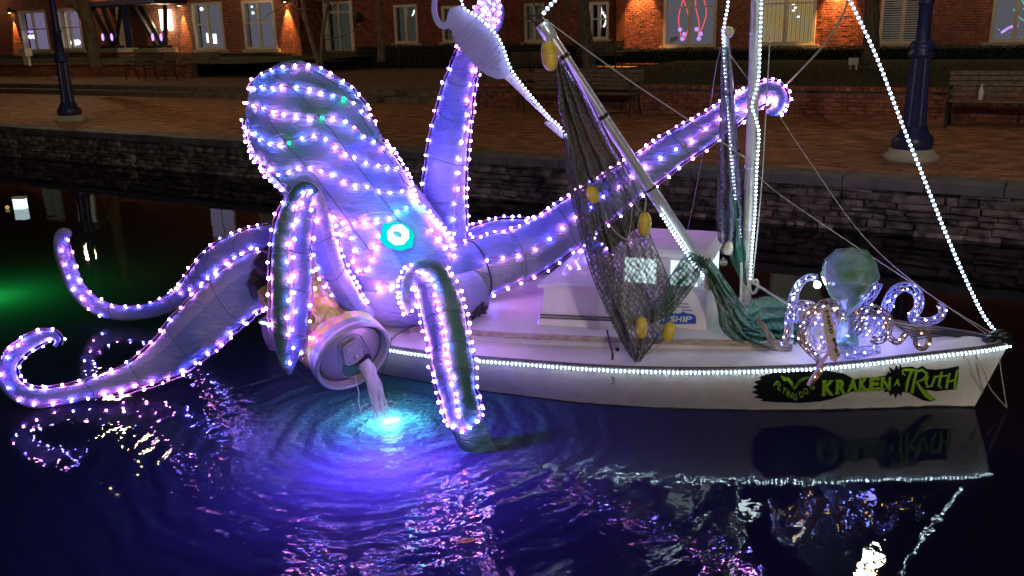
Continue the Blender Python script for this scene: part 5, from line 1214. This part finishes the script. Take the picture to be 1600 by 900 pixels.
net('fishing_net', 'teal net hanging low between the second pole and the mast',
 [(1132,330,5.88),(1136,370,5.88),(1142,405,5.88),(1152,425,5.88),(1160,440,5.88)],
 [(1160,300,5.9),(1164,350,5.9),(1165,390,5.9),(1165,420,5.9),(1166,446,5.9)], 'net_teal', .04, 2, nu=12, nv=24, seed=18, bulge=.03)
# ================================================================== FLOATS
def fl(px, py, y, rpx, hpx, tilt, m_, label):
    c = D(px,py,y); r = rpx*y/FPX; h = hpx*y/FPX; ax = (CU*math.cos(math.radians(tilt))+CR*math.sin(math.radians(tilt))).normalized()
    t = thing('net_float', label, 'float', c, 'oval net floats on the rigging'); prof = [(max(.001, r*math.sin(math.pi*k/14)**.75), -h*math.cos(math.pi*k/14)) for k in range(15)]
    for k in (7,): prof[k] = (r*.985, 0)
    MB().lathe(prof, c, ax, 20).build('float_body', m_, t)
    m = MB(); P = [c+ax*h*.95*math.cos(a)*1.0+ax.cross(-CF).normalized()*r*1.02*math.sin(a) for a in np.linspace(0,0,1)]
    u = ax.cross(CF).normalized(); m.tube([c+(u*math.cos(a)-CF*math.sin(a))*r*1.0 for a in np.linspace(0,6.283,17)], .0018, 4); m.build('seam', 'rope', t)
    MB().tube([c+ax*h*.9, c+ax*h*1.08+u*.004, c+ax*h*1.25], .006, 5).build('cord_loop', 'rope', t)
fl(859,87,5.28,13,23,-6,'float_yellow','large yellow oval float hanging at the top of the boom')
fl(926,304,5.2,10,15,-20,'float_yellow','weathered yellow float half inside the net, left of the boom')
fl(1007,350,5.26,11,19,4,'float_yellow','glossy yellow float hung on a loop of cord under the boom')
fl(1108,440,5.34,9.5,15,0,'float_pale','pale yellow float at the lower end of the boom')
fl(1002,512,5.12,10.5,18,4,'float_yellow','dark-striped yellow float low in the net point, the left of the pair')
fl(1045,518,5.16,11,16,18,'float_yellow','yellow float low in the net, tilted, the right of the pair')
fl(1139,50,5.78,8,7,80,'float_pale','small pale float at the head of the second pole')
fl(1138,388,5.8,7.5,11,6,'float_pale','cream float on the net left of the mast')
fl(1131,410,5.8,6,6,0,'bench_wood','small dull brownish float just under the cream one')
fl(1012,150,5.35,0.8,1,0,'float_pale','tiny knot on the boom') if False else None
# ================================================================== ROPES AND STAYS
def cord(label, P, r=.004, m_='rope', nm='rope', cat='rope'):
    pts = world_path(P, 8); t = MB().tube(pts, r, 5).build(nm, m_, None, label=label, cat=cat); return t
cord('loop of pale cord from the net to the float under the boom', [(945,330,5.2),(952,350,5.2),(968,368,5.2),(985,376,5.2),(1000,372,5.2)], .0045)
cord('thin cord hanging from the boom to the loop of the yellow float', [(1003,292,5.36),(1009,312,5.3),(1007,330,5.28)], .006)
cord('pale cord rising inside the net from the left float to the boom', [(982,425,5.14),(976,470,5.12),(975,400,5.18),(984,360,5.25),(990,300,5.35)], .003)
cord('cord joining the two low yellow floats at the net point', [(996,558,5.08),(1015,552,5.1),(1030,540,5.12),(1040,530,5.14)], .004)
cord('cord from the right low float up to the green net', [(1050,505,5.15),(1057,480,5.25),(1062,462,5.3)], .003)
cord('long rope slanting down from the boom top toward the mast', [(848,28,5.38),(870,44,5.4),(975,120,5.5),(1080,190,5.6),(1170,250,5.7)], .0042)
cord('grey power cable sagging from above to the curled tentacle tip', [(1330,-20,6.6),(1320,15,6.5),(1295,60,6.4),(1262,98,6.3),(1225,135,6.25),(1212,142,6.22)], .008, 'mast_paint', 'power_cable', 'cable')
cord('halyard line hanging close beside the mast', [(1208,-60,5.6),(1204,40,5.65),(1198,150,5.7),(1190,290,5.75),(1176,436,5.8)], .0045)
cord('fine line just left of the second pole falling to the dark water', [(1128,70,6.1),(1118,110,6.2),(1105,200,6.4),(1085,310,6.6),(1072,372,6.7)], .0022)
cord('short line from the second pole head to the mast', [(1139,83,5.85),(1155,105,5.8),(1172,127,5.7)], .004)
cord('fine stay running from the mast down to the bow, upper one', [(1188,135,5.5),(1260,245,5.4),(1350,370,5.3),(1450,458,5.25),(1552,522,5.2)], .0028)
cord('fine stay running from the mast down to the bow, lower one', [(1180,270,5.6),(1220,305,5.5),(1330,380,5.35),(1445,455,5.25),(1545,524,5.2)], .0028)
cord('boom-end line from the pale float to the mast foot', [(1112,455,5.36),(1128,470,5.4),(1150,478,5.5),(1172,478,5.6)], .006)
cord('white rope from the mast foot over the green net', [(1176,442,5.7),(1190,450,5.6),(1210,463,5.5),(1230,475,5.42),(1248,482,5.4)], .009)
cord('white hanging rope end left of the mast', [(1158,410,5.8),(1158,450,5.75),(1157,482,5.6),(1162,487,5.6)], .010)
cord('coiled rope tied on the mast above the green net', [(1176,436,5.72),(1170,448,5.7),(1176,458,5.69),(1184,450,5.68),(1182,438,5.7),(1175,440,5.7)], .011)
cord('black cord from the can rim to the boat deck', [(612,530,5.3),(622,522,5.4),(640,512,5.6),(660,503,5.75)], .004, 'dark_cord', 'power_cable', 'cable')
cord('black cord dangling below the can beside the hull', [(612,528,5.25),(608,548,5.3),(600,575,5.4),(592,592,5.5)], .003, 'dark_cord', 'power_cable', 'cable')
cord('black cord from the tentacle tip to the bottom of the can', [(452,575,5.0),(462,580,5.02),(476,592,5.05),(495,600,5.1)], .004, 'dark_cord', 'power_cable', 'cable')
cord('anchor line hanging under the bow into the water, left strand', [(1524,552,5.08),(1538,582,5.08),(1546,605,5.1),(1562,625,5.1),(1572,636,5.12)], .0035)
cord('anchor line hanging under the bow into the water, right strand', [(1560,545,5.15),(1564,580,5.14),(1569,612,5.13),(1573,637,5.12)], .0035)
cord('mooring line drifting over the hull near the bow', [(1508,555,5.05),(1520,580,5.1),(1536,615,5.18)], .002)
# ================================================================== SMALL LIGHTED OCTOPUS ON THE BOW
so_ = thing('small_octopus', 'small octopus on the bow with faceted glassy green head and blue glowing wicker arms', 'octopus sculpture', G(1330,548,.47))
gm = mat('glass_head', (.22,.58,.30), .14, spec=.7, var=.45, vscale=9, col2=(.34,.52,.72), coat=.4, emit=None)
c = D(1327,432,5.06); bmh = bmesh.new(); bmesh.ops.create_icosphere(bmh, subdivisions=2, radius=1)
r2 = random.Random(4); k_ = 5.06/FPX
for v in bmh.verts:
    co = v.co.copy(); sx = 46*k_; sz = 50*k_
    if co.z < -.15: w_ = 1-.62*min(1, (-co.z-.15)/.85); co.x *= w_; co.y *= w_; co.z = -.15+(co.z+.15)*1.5
    co *= 1+r2.uniform(-.05,.05); v.co = Vector((co.x*sx, co.y*sx, co.z*sz))+c
me = bpy.data.meshes.new('head'); bmh.to_mesh(me); bmh.free(); me.materials.append(MAT['glass_head']); o = bpy.data.objects.new('head', me); COL.objects.link(o); attach(o, so_)
m = MB(); m.lathe([(.06,0),(.075,.03),(.06,.10),(.045,.2)], D(1325,505,5.1)-Vector((0,0,.15)), n=10, smooth=False); m.build('neck', 'glass_head', so_)
SB = {}
for k, mn in (('b','led_blue'),('w','led_warm'),('s','led_white')):
    mm = MB(); mm.ball((0,0,0), .005, 6); SB[k] = mm.mesh('bulb', mn)
def arm(P, rpx, m_, mix, gap=.035, tags='', n=6):
    W = world_path(P, 9); W = resample(W, .012); L_ = len(W); R0 = rpx*5.1/FPX; m = MB(); F = []; pv = None
    for i, p in enumerate(W):
        t = (W[min(i+1,L_-1)]-W[max(0,i-1)]).normalized(); u = (pv-t*pv.dot(t)).normalized() if pv else t.orthogonal().normalized(); pv = u; F.append((u, t.cross(u)))
    rad = lambda i: R0*(1-.45*i/L_)
    for s_ in (1, -1):
        for k in range(n):
            m.tube([W[i]+(F[i][0]*math.cos(s_*i*.16+k*6.283/n)+F[i][1]*math.sin(s_*i*.16+k*6.283/n))*rad(i)*(1 if s_ > 0 else .94) for i in range(L_)], .0034, 3)
    a = m.build('arm', m_, so_); i = 2
    while i < L_-1:
        an = r2.uniform(0,6.28); rr_ = rad(i)*r2.uniform(.5,1.1); p = W[i]+(F[i][0]*math.cos(an)+F[i][1]*math.sin(an))*rr_
        inst('bulb', SB[r2.choice(mix)], p, so_); i += max(1, int(gap/.012*1.9*r2.uniform(.5,1.5)))
arm([(1240,505,5.05),(1238,475,5.1),(1246,448,5.12),(1262,434,5.12),(1278,434,5.12)], 9, 'wicker', 'sssb', .014)
arm([(1300,500,5.1),(1270,482,5.05),(1245,478,5.0),(1233,500,5.0),(1232,520,5.0),(1225,538,4.98)], 11, 'wicker', 'wwb', .022)
arm([(1325,500,5.1),(1300,475,5.0),(1275,482,4.96),(1256,505,4.96),(1252,530,4.96),(1265,548,4.94),(1278,560,4.93)], 9, 'wicker_brown', 'wwb', .026)
arm([(1300,505,5.08),(1275,500,5.02),(1262,520,5.0),(1275,545,4.98),(1290,540,4.98),(1285,520,5.0)], 12, 'wicker', 'bbw', .022)
arm([(1330,520,5.1),(1345,500,5.05),(1350,478,5.12),(1368,452,5.15),(1372,442,5.16)], 12, 'wicker', 'bbbs', .02)
arm([(1345,520,5.1),(1365,510,5.1),(1383,485,5.12),(1394,460,5.14),(1412,448,5.14),(1432,456,5.12),(1436,478,5.1),(1425,497,5.08),(1440,502,5.08),(1455,502,5.08),(1470,494,5.08),(1472,480,5.1),(1466,476,5.1)], 10, 'wicker', 'bbbsw', .02)
arm([(1335,520,5.0),(1345,490,4.98),(1365,484,4.97),(1385,495,4.97),(1388,515,4.97),(1375,532,4.98),(1358,528,5.0)], 10, 'wicker_brown', 'wwb', .022)
arm([(1345,515,5.02),(1350,505,5.0),(1362,498,5.0),(1375,508,5.0),(1372,522,5.0)], 8, 'wicker', 'bbb', .02)
arm([(1385,520,5.0),(1395,532,4.98),(1405,534,4.97),(1415,522,4.97),(1430,516,4.97),(1448,520,4.97),(1452,532,4.97),(1443,545,4.96),(1432,540,4.96),(1430,525,4.96)], 5, 'wicker_brown', 'w', .04)
arm([(1320,545,5.0),(1335,552,5.0),(1355,548,5.0),(1375,545,5.0)], 12, 'wicker', 'bb', .03)
arm([(1228,540,4.98),(1210,535,4.98),(1196,515,5.0),(1183,498,5.0)], 6, 'mast_paint', 'b', .3)
arm([(1278,560,4.93),(1283,575,4.88),(1278,585,4.86),(1268,598,4.86)], 5, 'wicker_brown', 'w', .02)
MB().tube(world_path([(1303,538,4.9),(1293,553,4.88),(1280,572,4.86),(1262,602,4.85)], 5), [.010]*16, 8).build('arm_tip', 'lure_shank', so_)
point_light('arm_light', D(1272,440,5.15), (.85,.92,1), 1.6, .03, so_)
MB().ball(D(1277,445,5.16), .022, 10).build('spot_bulb', 'led_white', so_)
point_light('arm_light', D(1385,500,5.2)+Vector((0,0,.05)), (.22,.2,1), 2.6, .05, so_)
point_light('arm_light', D(1300,520,5.02), (.25,.22,1), 1.2, .05, so_)
m = MB()
for k in range(26):      # leafy glass scraps at the foot of the head
    p = D(1315+r2.gauss(0,14), 535+r2.gauss(0,10), 5.02); d = Vector((r2.gauss(0,1),r2.gauss(0,1),r2.gauss(0,1))).normalized(); e = d.orthogonal().normalized(); m.add([p-d*.02,p+e*.01,p+d*.02,p-e*.01], [(0,1,2,3)])
m.build('glass_scrap', 'glass_head', so_, kind='stuff')
# Help Me! sign
sp_ = [(1284,482),(1296,477),(1301,500),(1312,558),(1305,566),(1298,563),(1288,520)]
sg2 = thing('help_sign', 'narrow wooden sign reading Help Me! held upright by the small octopus', 'sign', D(1298,520,4.9))
bo = MB().prism([D(x,y,4.90) for x,y in sp_], Vector((0,.012,0))).build('sign_board', 'board_wood', sg2)
V, F = text_polys('Help Me!', .02); xs = [v[0] for v in V]; ys = [v[1] for v in V]; x0, x1, y0, y1 = min(xs), max(xs), min(ys), max(ys)
P = []
for v in V:
    fx = (v[0]-x0)/(x1-x0); fy = (v[1]-y0)/(y1-y0); P.append(D(1287.5+fx*18+fy*7.2, 486+fx*72-fy*2.5, 4.894))
MB().add(P, F).build('letter', 'letter_dark', bo)
# orange leaf drifting
o = G(728,845,.006); t = MB().prism([o+Vector((x,y,0)) for x,y in ((-.05,-.01),(-.02,-.025),(.02,-.02),(.05,0),(.02,.022),(-.02,.02))], Vector((0,0,.003))).build('fallen_leaf', 'leaf_orange', None, label='orange leaf floating on the dark water near the bottom edge', cat='leaf')
print('bulbs', NB[0], 'objects', len(bpy.data.objects))
